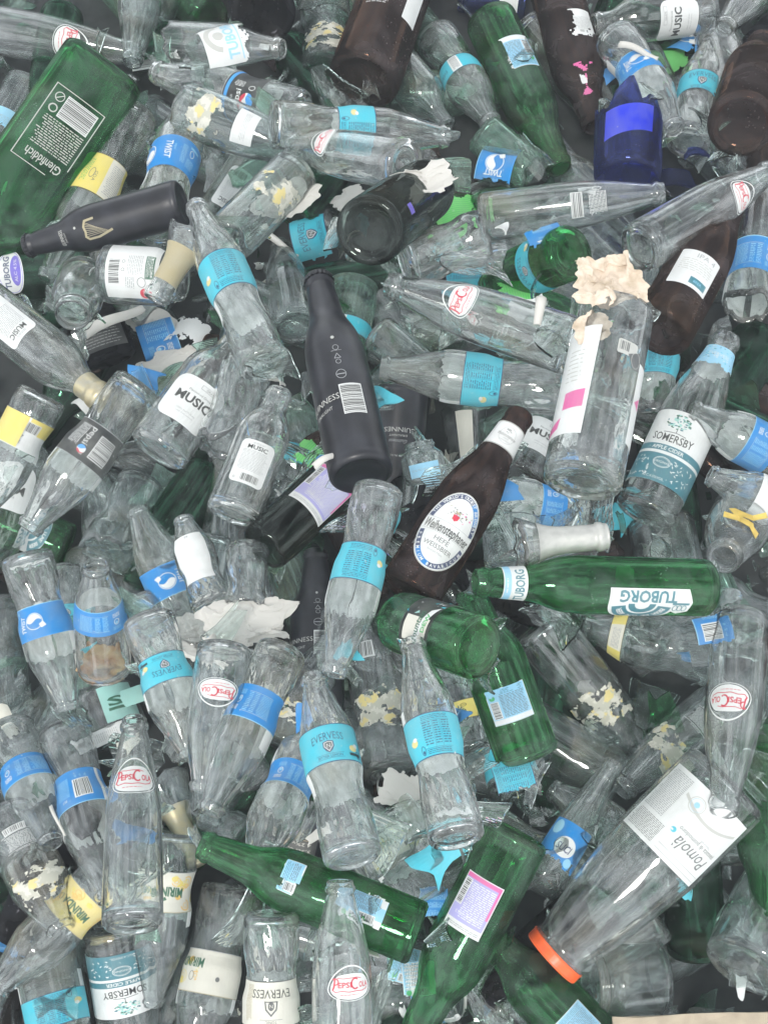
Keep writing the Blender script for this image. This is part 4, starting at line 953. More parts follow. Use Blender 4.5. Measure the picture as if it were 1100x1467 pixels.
def ribbon(px, py, length, width, curl, mat, label, yaw=0, tiltp=0, cat='paper scrap', name='paper_scrap', dz=.012):
    """a curled strip of paper: rolled about its long axis"""
    bm = bmesh.new(); zt = top_z(px, py)+dz; m = mpp(at(px, py, zt)); Lm, Wm = length*m, width*m; n, k = 14, 18; g = {}; rng = random.Random(COUNT[0]+7); COUNT[0] += 1
    j = jag(COUNT[0], .06)
    for i in range(n+1):
        for q in range(k+1):
            u = i/n; v = q/k; a = (v-.5)*curl; r = Wm/ max(.3, curl)*(1-.35*u)
            g[i, q] = bm.verts.new(((u-.5+j(v*5)*(.5 if i == n else 0)+j(v*5+2)*(.5 if i == 0 else 0))*Lm, r*math.sin(a), r*math.cos(a)-r+.004*math.sin(u*5)))
    for i in range(n):
        for q in range(k): bm.faces.new((g[i,q], g[i+1,q], g[i+1,q+1], g[i,q+1]))
    me = bpy.data.meshes.new('strip'); bm.to_mesh(me); bm.free(); me.materials.append(mat)
    for p in me.polygons: p.use_smooth = True
    o = bpy.data.objects.new(name, me); md = o.modifiers.new('thick', 'SOLIDIFY'); md.thickness = .0004
    o.matrix_world = Matrix.Translation(at(px, py, zt)) @ Matrix.Rotation(R(yaw), 4, 'Z') @ Matrix.Rotation(R(tiltp), 4, 'Y'); return put(o, label, cat)

# ------------------------------------------------------------------ the ground under the heap
bm = bmesh.new(); n = 40
vv = [[bm.verts.new(((i/n-.5)*6, (j/n-.5)*6, random.Random(i*77+j).uniform(0, .006))) for j in range(n+1)] for i in range(n+1)]
for i in range(n):
    for j in range(n): bm.faces.new((vv[i][j], vv[i+1][j], vv[i+1][j+1], vv[i][j+1]))
me = bpy.data.meshes.new('ground'); bm.to_mesh(me); bm.free(); me.materials.append(GROUND)
put(bpy.data.objects.new('ground', me), kind='structure')
# countless splinters between and under the bottles: one mass
def litter(n, xy, zf, seed, name, label, pal, sc=1, weights=None):
    rng = random.Random(seed); src = [shard_mesh(t, 40, 40+h, -a, a, s) for s, (t, h, a) in enumerate([('soda', 40, .7), ('beer', 60, .9), ('wine', 50, .6), ('soda', 70, 1.1), ('jar', 30, .8), ('beer', 26, .5), ('soda', 55, .45), ('wine', 34, .9)])]
    V, F, Mi = [], [], []
    for i in range(n):
        m = src[rng.randrange(len(src))]; p = xy(rng); s = sc*rng.uniform(.45, 1.1)
        T = Matrix.Translation(p) @ Matrix.Rotation(rng.uniform(0, 6.28), 4, 'Z') @ Matrix.Rotation(rng.uniform(-2.3, .1), 4, 'Y') @ Matrix.Rotation(rng.uniform(0, 6.28), 4, 'X') @ Matrix.Diagonal((s, s*rng.uniform(.5, 1.2), s, 1))
        b = len(V); V += [tuple(T @ v.co) for v in m.vertices]; F += [tuple(b+k for k in f.vertices) for f in m.polygons]; Mi += [rng.choice(range(len(pal)))]*len(m.polygons)
    me = bpy.data.meshes.new('splinters'); me.from_pydata(V, [], F); [me.materials.append(p) for p in pal]; me.polygons.foreach_set('material_index', Mi)
    put(bpy.data.objects.new(name, me), label, kind='stuff')
litter(420, lambda r: Vector((r.uniform(-.62, .62), r.uniform(-.72, .80), r.uniform(.01, .085))), 0, 77, 'broken_glass', 'countless broken glass splinters filling the gaps deep between the bottles', [G[k] for k in ('clear', 'hazy', 'hazy', 'aqua', 'green', 'dgreen', 'brown')])
# ------------------------------------------------------------------ deep layer: bottles one only glimpses between the others
rng = random.Random(2024)
DEEP = [('clear soda bottle lying deep in the heap', 'hazy', 'soda', 'half-hidden clear bottles'), ('milky clear bottle lying deep in the heap', 'hazy', 'smooth', 'half-hidden milky bottles'),
        ('dark green bottle buried deep in the heap', 'dgreen', 'beer', 'half-hidden green bottles'), ('dark brown bottle buried deep in the heap', 'brown', 'beer', 'half-hidden brown bottles'), ('pale greenish bottle glimpsed deep between the bottles', 'aqua', 'cider', 'half-hidden greenish bottles')]
WORDS = 0
for row in range(11):
    for c in range(8):
        px = -70+c*176+rng.uniform(-50, 50); py = -70+row*162+rng.uniform(-50, 50); a = rng.uniform(0, 6.28); h = rng.choice((0, 0, 1, 1, 2, 2, 3, 4)); lab, gl, ty, grp = DEEP[h]
        dd = 66+py*.014; ln = dd*1.6
        bottle(.35, ty, gl, (px-ln*math.cos(a), py-ln*math.sin(a)), (px+ln*math.cos(a), py+ln*math.sin(a)), dd, lab, group=grp, name={'dgreen': 'beer_bottle', 'brown': 'beer_bottle'}.get(gl, 'soda_bottle'), tilt=rng.uniform(-12, 12))
# ------------------------------------------------------------------ what the photograph shows, from the lowest things to the topmost
def B(k, ty, gl, base, mouth, d, label, labels=(), name='soda_bottle', cat='bottle', **kw): return bottle(k, ty, gl, base, mouth, d, label, cat, name, labels, **kw)
NL = dict(part='neck_label')
K1, K2, K3 = .42, .52, .60
# --- first layer: half covered
B(K1, 'smooth', 'hazy', (40,120), (-45,275), 62, 'milky clear bottle at the edge by the flat-sided green bottle, with blue white label', [(d_white, 90, 0, dict(w=26, h=36, col='ltblue', torn='t'))])
B(K1, 'beer', 'dgreen', (90,20), (60,200), 62, 'dark green bottle beneath the top clear bottle with red oval badge', name='beer_bottle')
B(K1, 'beer', 'green', (300,30), (210,-70), 62, 'bright green bottle end above the torn blue-lettered white label', name='beer_bottle')
B(K1, 'jar', 'hazy', (240,-30), (205,45), 64, 'small clear jar on its side at the upper edge by the clear neck', name='glass_jar', cat='jar')
B(K1, 'soda', 'hazy', (470,96), (462,-50), 72, 'clear bottle with a yellowish residue in its foot next to brown bottle', [(d_wash, 30, 0, dict())])
B(K1, 'smooth', 'clear', (430,-20), (560,10), 62, 'clear bottle across the upper edge above the brown bottle')
B(K1, 'soda', 'aqua', (580,20), (680,110), 60, 'pale aqua bottle between the brown bottle and small cyan-banded bottle')
B(K1, 'wine', 'hazy', (540,60), (640,180), 66, 'dusty clear bottle under the brown bottle and over dark splinters', name='wine_bottle')
B(K1, 'beer', 'dark', (1075,110), (1150,20), 88, 'navy black bottle in the top corner behind the clear neck', name='beer_bottle')
B(K1, 'beer', 'dgreen', (860,10), (1010,70), 60, 'dark green bottle below the bottle with white text label on the upper edge', name='beer_bottle')
B(K1, 'cider', 'clear', (1050,150), (1015,20), 70, 'clear bottle with red disc and green leaf label', [(lambda ty, z, seed=0: _leaflabel(ty, z), 90, 0, {})] if False else [], name='cider_bottle')
B(K1, 'soda', 'clear', (984,205), (1018,60), 62, 'clear bottle with cyan band label upside down beside the cobalt fragment', [(d_evfront, 92, 0, dict(fd=-1, h=34))], tilt=-8)
B(K1, 'beer', 'brown', (1084,345), (1090,150), 44, 'narrow reddish brown bottle neck at the edge over the blue-banded bottle', name='beer_bottle')
B(K1, 'soda', 'hazy', (300,200), (170,240), 60, 'milky clear bottle lying between the yellow-labelled and blue-labelled bottles')
B(K1, 'music', 'hazy', (365,225), (262,385), 62, 'dusty bottle with a white rounded text label behind the twisted cyan-label bottle', [(d_music, 70, 0, dict(big=False))], name='juice_bottle')
B(K1, 'beer', 'dgreen', (60,260), (190,200), 60, 'dark green bottle below the yellow-labelled clear bottle', name='beer_bottle')
B(K1, 'beer', 'dgreen', (110,385), (-60,395), 78, 'green bottle with a white oval label bearing a violet patch', [(d_oval, 112, 0, dict())], name='beer_bottle', tilt=4)
B(K1, 'cider', 'dgreen', (250,340), (60,470), 60, 'dark green bottle under the jars and the crumpled white scraps', name='cider_bottle')
B(K1, 'soda', 'brown', (320,500), (250,620), 66, 'brownish bottle behind the large white-labelled juice bottle', name='beer_bottle')
B(K1, 'jar', 'dark', (155,515), (130,450), 84, 'black jar printed with rows of white text under torn blue scrap', [(d_blackdisc, 40, 0, dict())], name='glass_jar', cat='jar')
B(K1, 'wine', 'hazy', (330,420), (560,520), 66, 'clear bottle lying under the matt black bottle and cyan-label bottle', name='wine_bottle')
B(K1, 'smooth', 'hazy', (424,470), (402,350), 66, 'grey dusty bottle end left of the black bottle neck and right of the cyan-label bottle')
B(K1, 'cider', 'aqua', (505,420), (480,560), 74, 'pale greenish milky bottle just right of the black bottle neck', [(d_evbar, 100, 20, dict())], name='cider_bottle')
B(K1, 'smooth', 'aqua', (480,215), (330,260), 60, 'pale green clear bottle below the long clear bottle with cyan band')
B(K1, 'soda', 'hazy', (680,350), (850,350), 60, 'dusty clear bottle lying under the long clear bottle with barcode')
B(K1, 'soda', 'green', (640,310), (760,290), 62, 'green bottle under the bright green torn label', name='beer_bottle')
B(K1, 'soda', 'clear', (720,340), (600,360), 56, 'clear bottle with screw ring beneath the cup-shaped cyan label fragment')
B(K1, 'beer', 'green', (740,430), (840,470), 62, 'bright green bottle under the white cone and small bright green scrap', name='beer_bottle')
B(K1, 'soda', 'clear', (590,480), (720,470), 62, 'clear bottle with red white badge beneath the slanted clear bottle', [(d_colabadge, 120, -20, dict())])
B(K1, 'smooth', 'hazy', (545,480), (640,560), 58, 'dusty clear bottle squeezed between black bottle and clear cyan-label bottle')
B(K1, 'wine', 'hazy', (905,400), (800,300), 70, 'clear bottle under the beige crumpled tissue', name='wine_bottle')
B(K1, 'beer', 'dgreen', (1080,500), (1000,620), 84, 'embossed dark green bottle in the gap beneath the small foil-wrapped neck', name='beer_bottle')
B(K1, 'beer', 'dgreen', (1110,640), (940,560), 70, 'dark green bottle lying below the clear bottles near the edge', name='beer_bottle')
B(K1, 'soda', 'clear', (934,600), (946,440), 64, 'upright clear bottle with a cyan band behind the big cider bottle', [(d_evback, 90, 0, dict(fd=-1))], tilt=10)
B(K1, 'music', 'hazy', (742,690), (800,560), 76, 'bottle with large black letters behind the brown wheat beer bottle neck', [(d_music, 70, 15, dict())], name='juice_bottle')
B(K1, 'beer', 'black', (575,560), (560,760), 78, 'upside-down black bottle with curved white lettering beside the clear tumbler', [(d_guinness, 70, 0, dict(kind='front'))], name='beer_bottle')
B(K1, 'cup', 'clear', (672,690), (664,590), 68, 'clear tapered drinking glass holding a cream paper strip', [(d_white, 38, 0, dict(w=11, h=66, col='cream', micro=False))], name='drinking_glass', cat='glass')
B(K1, 'tumbler', 'dark', (600,790), (590,690), 66, 'dark grey glass vessel standing behind the brown wheat beer bottle', name='drinking_glass', cat='glass')
B(K1, 'soda', 'hazy', (440,600), (400,720), 62, 'dusty clear bottle with cyan band hidden behind the black bottle', [(d_evback, 110, 0, dict())])
B(K1, 'beer', 'black', (455,1030), (452,790), 76, 'black bottle with small white symbols standing behind the tall cyan-label bottle', [(d_guinness, 90, 0, dict(kind='back'))], name='beer_bottle')
B(K1, 'beer', 'green', (72,775), (-60,720), 72, 'green bottle with white arched label below the tilted black-label soda bottle', [(d_tuborg, 60, 0, dict(rot=180))], name='beer_bottle')
B(K1, 'smooth', 'hazy', (190,860), (140,690), 92, 'large dusty clear bottle body behind the blue-banded bottles')
B(K1, 'soda', 'hazy', (205,690), (150,790), 72, 'milky greenish broken bottle end below the tilted black-label soda bottle', ct=120)
B(K1, 'soda', 'hazy', (5,860), (12,1060), 64, 'grey clear bottle standing on the edge beside the blue lemon label bottle')
B(K1, 'soda', 'clear', (90,815), (105,960), 58, 'clear bottle with a cyan label strip between two blue-banded bottles', [(d_evfront, 105, 0, dict(far=0))])
B(K1, 'smooth', 'hazy', (372,790), (380,930), 66, 'dusty clear bottle with rounded end beside the white paper roll')
B(K1, 'soda', 'hazy', (215,860), (240,1010), 70, 'dusty clear bottle between the blue band and the white tissue')
B(K1, 'wine', 'hazy', (945,745), (980,920), 96, 'wide clear broken bottle behind the long green bottle', name='wine_bottle', ct=190)
B(K1, 'smalljar', 'aqua', (1050,835), (990,860), 50, 'small pale jar with a white bottom at the foot of the long green bottle', name='glass_jar', cat='jar', tilt=-30)
B(K1, 'soda', 'hazy', (1020,940), (850,900), 82, 'grey clear bottle lying crosswise below the long green bottle', [(d_tonic, 150, 30, dict(far=0, h=22))])
B(K1, 'beer', 'dark', (770,870), (640,810), 64, 'dark bottle in the gap under the long green bottle and wheat beer bottle', name='beer_bottle')
B(K1, 'wine', 'hazy', (850,1100), (700,1010), 90, 'large dusty clear bottle beneath the green bottles and the clear broken rim', name='wine_bottle')
B(K1, 'soda', 'clear', (735,1120), (700,980), 74, 'clear bottle with cyan torn label beneath the short green bottle', [(d_evbar, 40, 0, dict(h=48))])
B(K1, 'soda', 'hazy', (680,1070), (640,930), 66, 'clear bottle with yellow band peeking behind the cyan-label bottle', [(d_ever_y, 70, 10, dict())])
B(K1, 'soda', 'hazy', (408,1060), (470,920), 70, 'clear bottle with yellow residue behind the blue-banded bottle', [(d_wash, 50, 0, dict())])
B(K1, 'wine', 'dgreen', (995,1330), (985,1170), 84, 'dark ribbed green bottle deep behind the tomato jar', name='wine_bottle')
B(K1, 'beer', 'dark', (860,1290), (700,1430), 84, 'dark dusty bottle in the shade below the tomato jar', name='beer_bottle')
B(K1, 'wine', 'hazy', (640,1290), (800,1210), 74, 'grey dusty bottle behind the leaning green bottle with violet label', name='wine_bottle')
B(K1, 'beer', 'black', (437,1170), (400,1330), 72, 'black-labelled bottle with cream volume text beneath the small clear bottle', [(d_sleeve, 60, 0, dict())], name='beer_bottle')
B(K1, 'soda', 'hazy', (610,1300), (510,1140), 80, 'clear bottle with white and yellow swirls behind the cyan-label bottle', [(d_mirinda, 100, 10, dict(far=14))])
B(K1, 'smooth', 'hazy', (520,1230), (640,1150), 70, 'clear bottle under the torn white paper between two cyan-label bottles')
B(K1, 'beer', 'clear', (640,1400), (400,1330), 80, 'clear bottle with blue white label under the fallen green bottle', [(d_backlight, 60, 0, dict(torn='', h=40))], name='beer_bottle')
B(K1, 'soda', 'hazy', (650,1420), (480,1440), 78, 'grey clear bottle lying at the lower edge with blue label end', [(d_bluetab, 40, 0, dict())])
B(K1, 'jar', 'hazy', (20,1430), (-50,1400), 84, 'dusty jar in the lower corner beneath the clear bottle', name='glass_jar', cat='jar')
B(K1, 'smooth', 'hazy', (72,1405), (100,1545), 90, 'grey dusty bottle with cyan band at the lower edge', [(d_evback, 80, 0, dict())])
B(K1, 'soda', 'hazy', (20,1100), (75,980), 60, 'clear neck piece beside the blue lemon label bottle mouth')
B(K1, 'jar', 'clear', (170,1060), (140,975), 92, 'wide clear jar with a mint lettered label strip behind the red badge bottle', [(d_nrw, 40, 25, dict())], name='glass_jar', cat='jar')
B(K1, 'beer', 'dark', (110,1180), (20,1320), 80, 'near-black bottle deep between blue-banded and white-printed bottles', name='beer_bottle')
B(K1, 'soda', 'hazy', (335,1190), (262,1142), 56, 'small clear neck pointing at the red badge bottle')
B(K1, 'smooth', 'hazy', (360,1010), (300,1180), 80, 'clear bottle with printed white lines below the inverted red badge bottle', [(d_printback, 60, 0, dict())])
B(K1, 'soda', 'hazy', (950,1240), (790,1130), 70, 'dusty clear bottle behind the broken bottle with blue label')
B(K1, 'soda', 'clear', (1110,1220), (1000,1140), 66, 'clear bottle beneath the inverted red badge bottle mouth')
B(K2, 'beer', 'dgreen', (290,690), (200,830), 80, 'dark green bottle in the shadow between white-labelled bottle and white roll', name='beer_bottle')
B(K1, 'wine', 'hazy', (232,1116), (285,1238), 82, 'broken clear wine bottle with pale gold foil neck pointing down', foil=(FOIL_G, 238), name='wine_bottle', cb=205, amp=6)
# --- second layer
B(K2, 'wine', 'dark', (380,24), (345,-90), 84, 'near-black round bottle base beside the torn blue-lettered label', name='wine_bottle', tilt=-52)
K2 = .52
B(K2, 'smooth', 'clear', (-70,32), (200,78), 68, 'clear bottle in the upper corner with red and white oval badge turned sideways', [(d_colabadge, 135, 0, dict(sc=1.05))])
B(K2, 'soda', 'hazy', (205,-25), (190,90), 62, 'broken clear neck fragment above the barcode scrap', cb=90)
B(K2, 'cider', 'clear', (250,62), (405,70), 62, 'broken clear bottle under a torn white label with blue lettering', [], cb=30)
B(K2, 'soda', 'clear', (196,160), (68,402), 68, 'clear bottle with a black-edged yellow label beside the big green flat-sided bottle', [(d_tonic, 88, 0, dict(far=0))])
B(K2, 'soda', 'clear', (222,330), (275,140), 72, 'clear bottle with blue label and round foot towards the black gold-harp bottle', [(d_twistside, 88, 0, dict())], tilt=-18)
B(K2, 'smooth', 'hazy', (262,155), (440,222), 76, 'broken-ended clear bottle holding beige residue under the long cyan-banded bottle', [(d_wash, 60, 0, dict(seed=5)), (d_white, 120, -10, dict(w=20, h=30))], cb=14)
B(K2, 'soda', 'clear', (430,165), (222,103), 72, 'clear bottle wearing a black label with white lettering and two-colour disc', [(d_pepsiblack, 62, 0, dict(far=0, h=48))])
B(K2, 'cider', 'hazy', (425,245), (325,345), 74, 'cracked milky bottle end filled with white film beside the peeling cyan label', [(d_wash, 60, 0, dict(seed=8))], ct=140, name='cider_bottle')
B(K2, 'smooth', 'clear', (583,236), (415,208), 72, 'clear bottle with round ringed foot facing outwards under the long cyan-banded bottle', [(d_colabadge, 120, 30, dict())], tilt=-32)
B(K2, 'soda', 'clear', (625,52), (704,178), 62, 'small clear bottle with cyan band pointing its mouth at the blue lemon scrap', [(d_evbar, 95, 0, dict())], tilt=12)
B(K2, 'smooth', 'aqua', (690,190), (760,250), 60, 'pale green broken bottle under the green bottle mouth', ct=120)
B(K2, 'wine', 'brown', (520,118), (640,-210), 98, 'large brown bottle printed with rows of white text and a white paper strip', [(d_brownprint, 92, 0, dict())], name='wine_bottle')
B(K2, 'beer', 'brown', (795,-15), (852,182), 76, 'brown bottle with torn white label and pink scrap on its neck', [(d_white, 90, -35, dict(w=16, h=44, torn='rt', txt='is')), (d_redscrap, 172, -15, dict())], name='beer_bottle')
B(K2, 'music', 'clear', (1015,15), (850,35), 66, 'clear bottle with a white text label lying across the upper edge', [(d_music, 70, -20, dict())], name='juice_bottle')
B(K2, 'cup', 'cobalt', (650,-6), (760,6), 60, 'cobalt blue vessel with a white band at the upper edge', [(d_white, 60, 0, dict(w=30, h=22, micro=False))], name='drinking_glass', cat='glass')
B(K2, 'soda', 'clear', (882,55), (966,186), 66, 'clear bottle with torn blue lemon label above the cobalt fragment', [(d_twist, 85, -30, dict(tx=20))], tilt=14)
B(K2, 'smooth', 'clear', (1120,-60), (1036,42), 62, 'clear bottle entering at the upper corner with its open ringed mouth showing', tilt=12)
B(K2, 'tumbler', 'cobalt', (898,275), (900,150), 98, 'broken cobalt blue vessel with a bright blue band', [(d_cobaltband, 40, 0, dict())], name='drinking_glass', cat='glass', ct=64, amp=26)
B(K2, 'smooth', 'clear', (688,312), (952,277), 70, 'long clear bottle with white barcode print above the blue scrap', [(d_barprint, 120, 0, dict())])
B(K2, 'beer', 'black', (262,290), (38,353), 66, 'matt black bottle with a gold harp lying by the yellow-labelled bottle', [(d_guinness, 120, 0, dict(kind='harp'))], name='beer_bottle', cap=True)
B(K2, 'smalljar', 'clear', (120,395), (104,452), 72, 'small clear round jar with its open mouth towards the viewer', name='glass_jar', cat='jar', tilt=34)
B(K2, 'jar', 'clear', (150,392), (262,398), 84, 'clear jar lying on its side with a white nutrition label', [(d_food, 44, 0, dict())], name='glass_jar', cat='jar')
B(K2, 'wine', 'clear', (276,338), (222,430), 92, 'broken-off clear wine neck with a cream gold sleeve and open mouth beside the jar', [(d_white, 260, 0, dict(w=44, h=40, col='gold', micro=False))], name='wine_bottle', cb=222, amp=5)
B(K2, 'music', 'clear', (-35,425), (148,572), 78, 'milky bottle with white label lying towards a gold-topped neck at the photo edge', [(d_music, 70, 0, dict(big=False))], name='juice_bottle', foil=(FOIL_G, 170))
B(K2, 'soda', 'clear', (62,565), (-30,740), 72, 'clear bottle with yellow and white barcode label at the edge', [(d_ylw2, 62, 0, dict())])
B(K2, 'music', 'clear', (30,640), (-28,840), 84, 'bottle with big black letters on white label cut by the edge', [(d_music, 70, 5, dict())], name='juice_bottle')
B(K2, 'music', 'clear', (225,648), (345,480), 87, 'wide clear bottle with large white label and big black lettering under torn white paper', [(d_music, 68, 0, dict())], name='juice_bottle')
B(K2, 'soda', 'clear', (358,515), (318,640), 76, 'broken clear bottle with splintered lower edge beside the white-labelled bottle', ct=112, amp=20)
B(K2, 'soda', 'clear', (355,782), (352,870), 62, 'short clear broken bottle standing above the white tissue', ct=100)
B(K2, 'soda', 'clear', (578,375), (690,340), 80, 'rounded clear bottle end, broken open, above the slanted red badge bottle', ct=110, amp=16)
B(K2, 'cider', 'green', (815,362), (700,410), 76, 'green-bottomed bottle facing the viewer with a pale blue collar label', [(d_evfront, 70, 0, dict(far=0, h=34))], name='cider_bottle', tilt=-34)
B(K2, 'soda', 'clear', (1070,440), (1098,240), 70, 'broken-footed clear bottle with bright blue label at the edge', [(d_bluetab, 66, 0, dict())], cb=16)
B(K2, 'soda', 'clear', (812,560), (545,527), 76, 'clear bottle with cyan label lying above the wheat beer bottle neck', [(d_evback, 92, 0, dict(fd=1))])
B(K2, 'soda', 'clear', (830,735), (715,715), 72, 'broken-necked clear bottle with blue label beside the dimpled glass', [(d_bluetab, 60, 0, dict(fd=1, far=30))], ct=150)
B(K2, 'smooth', 'clear', (1072,720), (1036,800), 92, 'clear bottle pointing its round mouth at the viewer below the yellow ribbon', tilt=52)
B(K2, 'smalljar', 'hazy', (612,690), (600,635), 62, 'small milky jar with a pale blue label beside the inverted black bottle', [(d_white, 24, 0, dict(w=22, h=26, col='ltblue'))], name='glass_jar', cat='jar')
B(K2, 'soda', 'clear', (38,795), (98,1018), 74, 'clear bottle with blue lemon-disc label pointing down beside another blue band', [(d_twist, 88, 10, dict(fd=1, tx=22))])
B(K2, 'smooth', 'clear', (150,955), (138,815), 78, 'clear bottle seen through its blue text band with rusty pulp behind', [(d_bluetab, 120, 0, dict(far=0))], tilt=38)
B(K2, 'soda', 'clear', (285,930), (196,728), 71, 'clear bottle with blue lemon label and mouth pointing up to the milky fragment', [(d_twist, 95, -15, dict(tx=22))])
B(K2, 'soda', 'clear', (305,870), (262,742), 60, 'short bottle wrapped in a white label with one black letter', [(d_white, 100, -10, dict(w=26, h=100, txt='M', micro=False))])
B(K2, 'soda', 'clear', (212,885), (275,1085), 77, 'inverted clear bottle with cyan crest label beside the torn white tissue', [(d_evfront, 84, -5, dict(fd=1))])
B(K2, 'smooth', 'clear', (322,925), (290,1135), 78, 'inverted clear bottle with red oval badge touching the white tissue', [(d_colabadge, 72, 0, dict(sc=1.15))])
B(K2, 'smooth', 'clear', (770,895), (932,1098), 86, 'clear bottle slanting down from the long green bottle with a peeled beige label', [(d_wash, 112, 10, dict(seed=12))])
B(K2, 'soda', 'clear', (562,1112), (522,880), 81, 'clear bottle with a dull oval foot and yellow fruit residue', [(d_wash, 70, 0, dict(seed=20)), (d_bar, 142, -12, dict())], tilt=-6)
B(K2, 'beer', 'green', (756,1085), (672,845), 92, 'short-looking green bottle with a white barcode label above cyan scrap', [(d_backlight, 78, 0, dict(torn='t'))], name='beer_bottle')
B(K2, 'soda', 'clear', (160,1250), (-10,1420), 80, 'clear bottle with orange and yellow swirled label below the white-printed bottle', [(d_mirinda, 150, -10, dict(base='paleyellow', far=0)) if False else (d_mirinda, 60, 0, dict(base='paleyellow', far=0))])
B(K2, 'soda', 'clear', (10,1165), (90,1335), 84, 'clear bottle with white printed text pointing its mouth to the swirled orange label', [(d_printback, 66, 0, dict()), (d_wash, 135, 0, dict(seed=31))], tilt=4)
B(K2, 'soda', 'clear', (14,1045), (75,1210), 76, 'clear bottle with blue text label at the edge above the white-printed bottle', [(d_bluetab, 90, 0, dict())])
B(K2, 'soda', 'clear', (92,1045), (158,1290), 78, 'clear bottle with blue barcode label beside the red badge bottle', [(d_bluetab, 84, 0, dict(bar=True, fd=1))])
B(K2, 'soda', 'clear', (437,1075), (362,1245), 77, 'small clear bottle with plain blue band and open mouth over the fallen green bottle', [(d_bluetab, 66, 0, dict())], tilt=24)
B(K2, 'beer', 'green', (600,1338), (288,1210), 90, 'green bottle fallen crosswise under the clear bottles with silver scraps', [(d_backlight, 60, 8, dict(torn='tblr', w=16, h=50, seed=3)), (d_backlight, 128, 8, dict(torn='tb', w=16, h=26, seed=7))], name='beer_bottle')
B(K2, 'soda', 'hazy', (250,1190), (215,1440), 80, 'clear upside-down bottle with white yellow swirled label at the middle of the heap foot', [(d_mirinda, 66, 0, dict(far=18, fd=1))])
B(K2, 'cider', 'clear', (165,1328), (203,1570), 92, 'inverted bottle with cream and teal tree label cut by the lower edge', [(d_cider, 66, 0, dict(h=80))], name='cider_bottle')
B(K2, 'soda', 'clear', (330,1270), (272,1540), 83, 'twisted clear bottle with blank cream label edged in yellow swirls', [(d_mirinda, 96, 0, dict(plain=True, fd=1))])
B(K2, 'beer', 'green', (880,1530), (690,1330), 92, 'green bottle with torn pale blue back label at the lower edge', [(d_backlight, 66, 0, dict(torn='b', w=20, h=44))], name='beer_bottle')
B(K2, 'jar', 'hazy', (945,1395), (845,1405), 112, 'grey dusty jar lying under the orange-lidded tomato jar', name='glass_jar', cat='jar')
B(K2, 'passata', 'hazy', (1070,1390), (1160,1180), 122, 'big dusty jar with rounded foot in the lower corner', name='glass_jar', cat='jar', tilt=-20)
B(K2, 'smooth', 'clear', (778,1260), (880,1092), 62, 'broken clear bottle with a blue and white lettered label', [(d_suci, 100, 0, dict())], cb=60, amp=14)
B(K2, 'beer', 'smoke', (508,664), (378,785), 78, 'dark bottle with a blue and pink text label lying below the white-labelled bottle', [(d_backblue, 66, 0, dict(h=56, w=27))], ct=146, amp=5, name='beer_bottle')
B(K2, 'tumbler', 'hazy', (736,812), (732,752), 86, 'dimpled clear drinking glass on its side above the long green bottle', name='drinking_glass', cat='glass', tilt=0)
B(K2, 'wine', 'smoke', (528,332), (640,250), 92, 'large dark bottle base with small blue white sticker', [(d_white, 40, 10, dict(w=6, h=12, col='violet', micro=False))], name='wine_bottle', tilt=-54)
B(K2, 'beer', 'brown', (1060,180), (1090,60), 86, 'dark brown round bottle foot below the navy corner, dust on its rim', name='beer_bottle', tilt=-50)
# --- topmost
K3 = .60
B(K3, 'liquor', 'green', (150,95), (-75,425), 112, 'large green flat-sided bottle with white outlined barcode panel', [(d_glen, 92, 0, dict())], name='liquor_bottle')
B(K3, 'soda', 'clear', (388,178), (642,196), 68, 'long clear bottle with cyan text band lying over the middle of the upper heap', [(d_evback, 92, 0, dict(far=0))])
B(K3, 'beer', 'green', (702,28), (802,242), 76, 'green bottle with pale torn label and open mouth near the cobalt fragment', [(d_backlight, 80, -25, dict(torn='r'))], name='beer_bottle')
B(K3, 'soda', 'clear', (388,545), (274,278), 71, 'tall clear bottle with cyan label in front of the jar and black bottle', [(d_evback, 100, 0, dict())])
B(K3, 'soda', 'clear', (200,552), (40,760), 78, 'tilted clear bottle with black label and barcode over the juice bottles', [(d_pepsiblack, 88, 0, dict(back=True, h=46, fd=1))])
B(K3, 'music', 'clear', (333,738), (402,560), 77, 'upright clear bottle with small-print white label and barcode in the dark gap', [(d_music, 66, 0, dict(big=False))], name='juice_bottle')
B(K3, 'smooth', 'clear', (830,500), (556,408), 84, 'slanted clear bottle with red white badge near its mouth above the cyan-label bottle', [(d_colabadge, 120, 25, dict())])
B(K3, 'weiss', 'brown', (1040-95,478), (1060,270), 86, 'brown bottle with white label showing a teal box beside the beige tissue', [(d_brewer, 72, 0, dict())], name='beer_bottle', tilt=-12)
B(K3, 'smooth', 'clear', (914,356), (1105,245), 74, 'clear bottle with round foot towards the tissue and red white badge near shoulder', [(d_colabadge, 132, 20, dict())], tilt=-10)
B(K3, 'wine', 'clear', (832,695), (882,446), 112, 'large clear bottle with white label stripe and pink blocks, stuffed with beige tissue', [(d_winelab, 98, 0, dict())], name='wine_bottle', ct=203, amp=5)
B(K3, 'cider', 'clear', (922,738), (1042,482), 86, 'cider bottle with cream and teal tree label and torn pale blue neck wrap', [(d_cider, 68, -12, dict(h=82)), (d_ciderneck, 188, 0, dict(part='neck_label'))], name='cider_bottle')
B(K3, 'soda', 'clear', (1180,690), (988,588), 72, 'clear bottle with open ringed mouth next to the big cider label', [(d_bluetab, 104, 0, dict(fd=1))], tilt=6)
B(K3, 'soda', 'clear', (1190,760), (1015,680), 68, 'clear bottle with milky film and open mouth just above the yellow ribbon', [(d_white, 112, 0, dict(w=46, h=36, micro=False))], tilt=5)
B(K3, 'beer', 'black', (518,682), (456,400), 88, 'matt black bottle with barcode and white symbols in the middle of the heap', [(d_guinness, 60, 0, dict())], name='beer_bottle', cap=True)
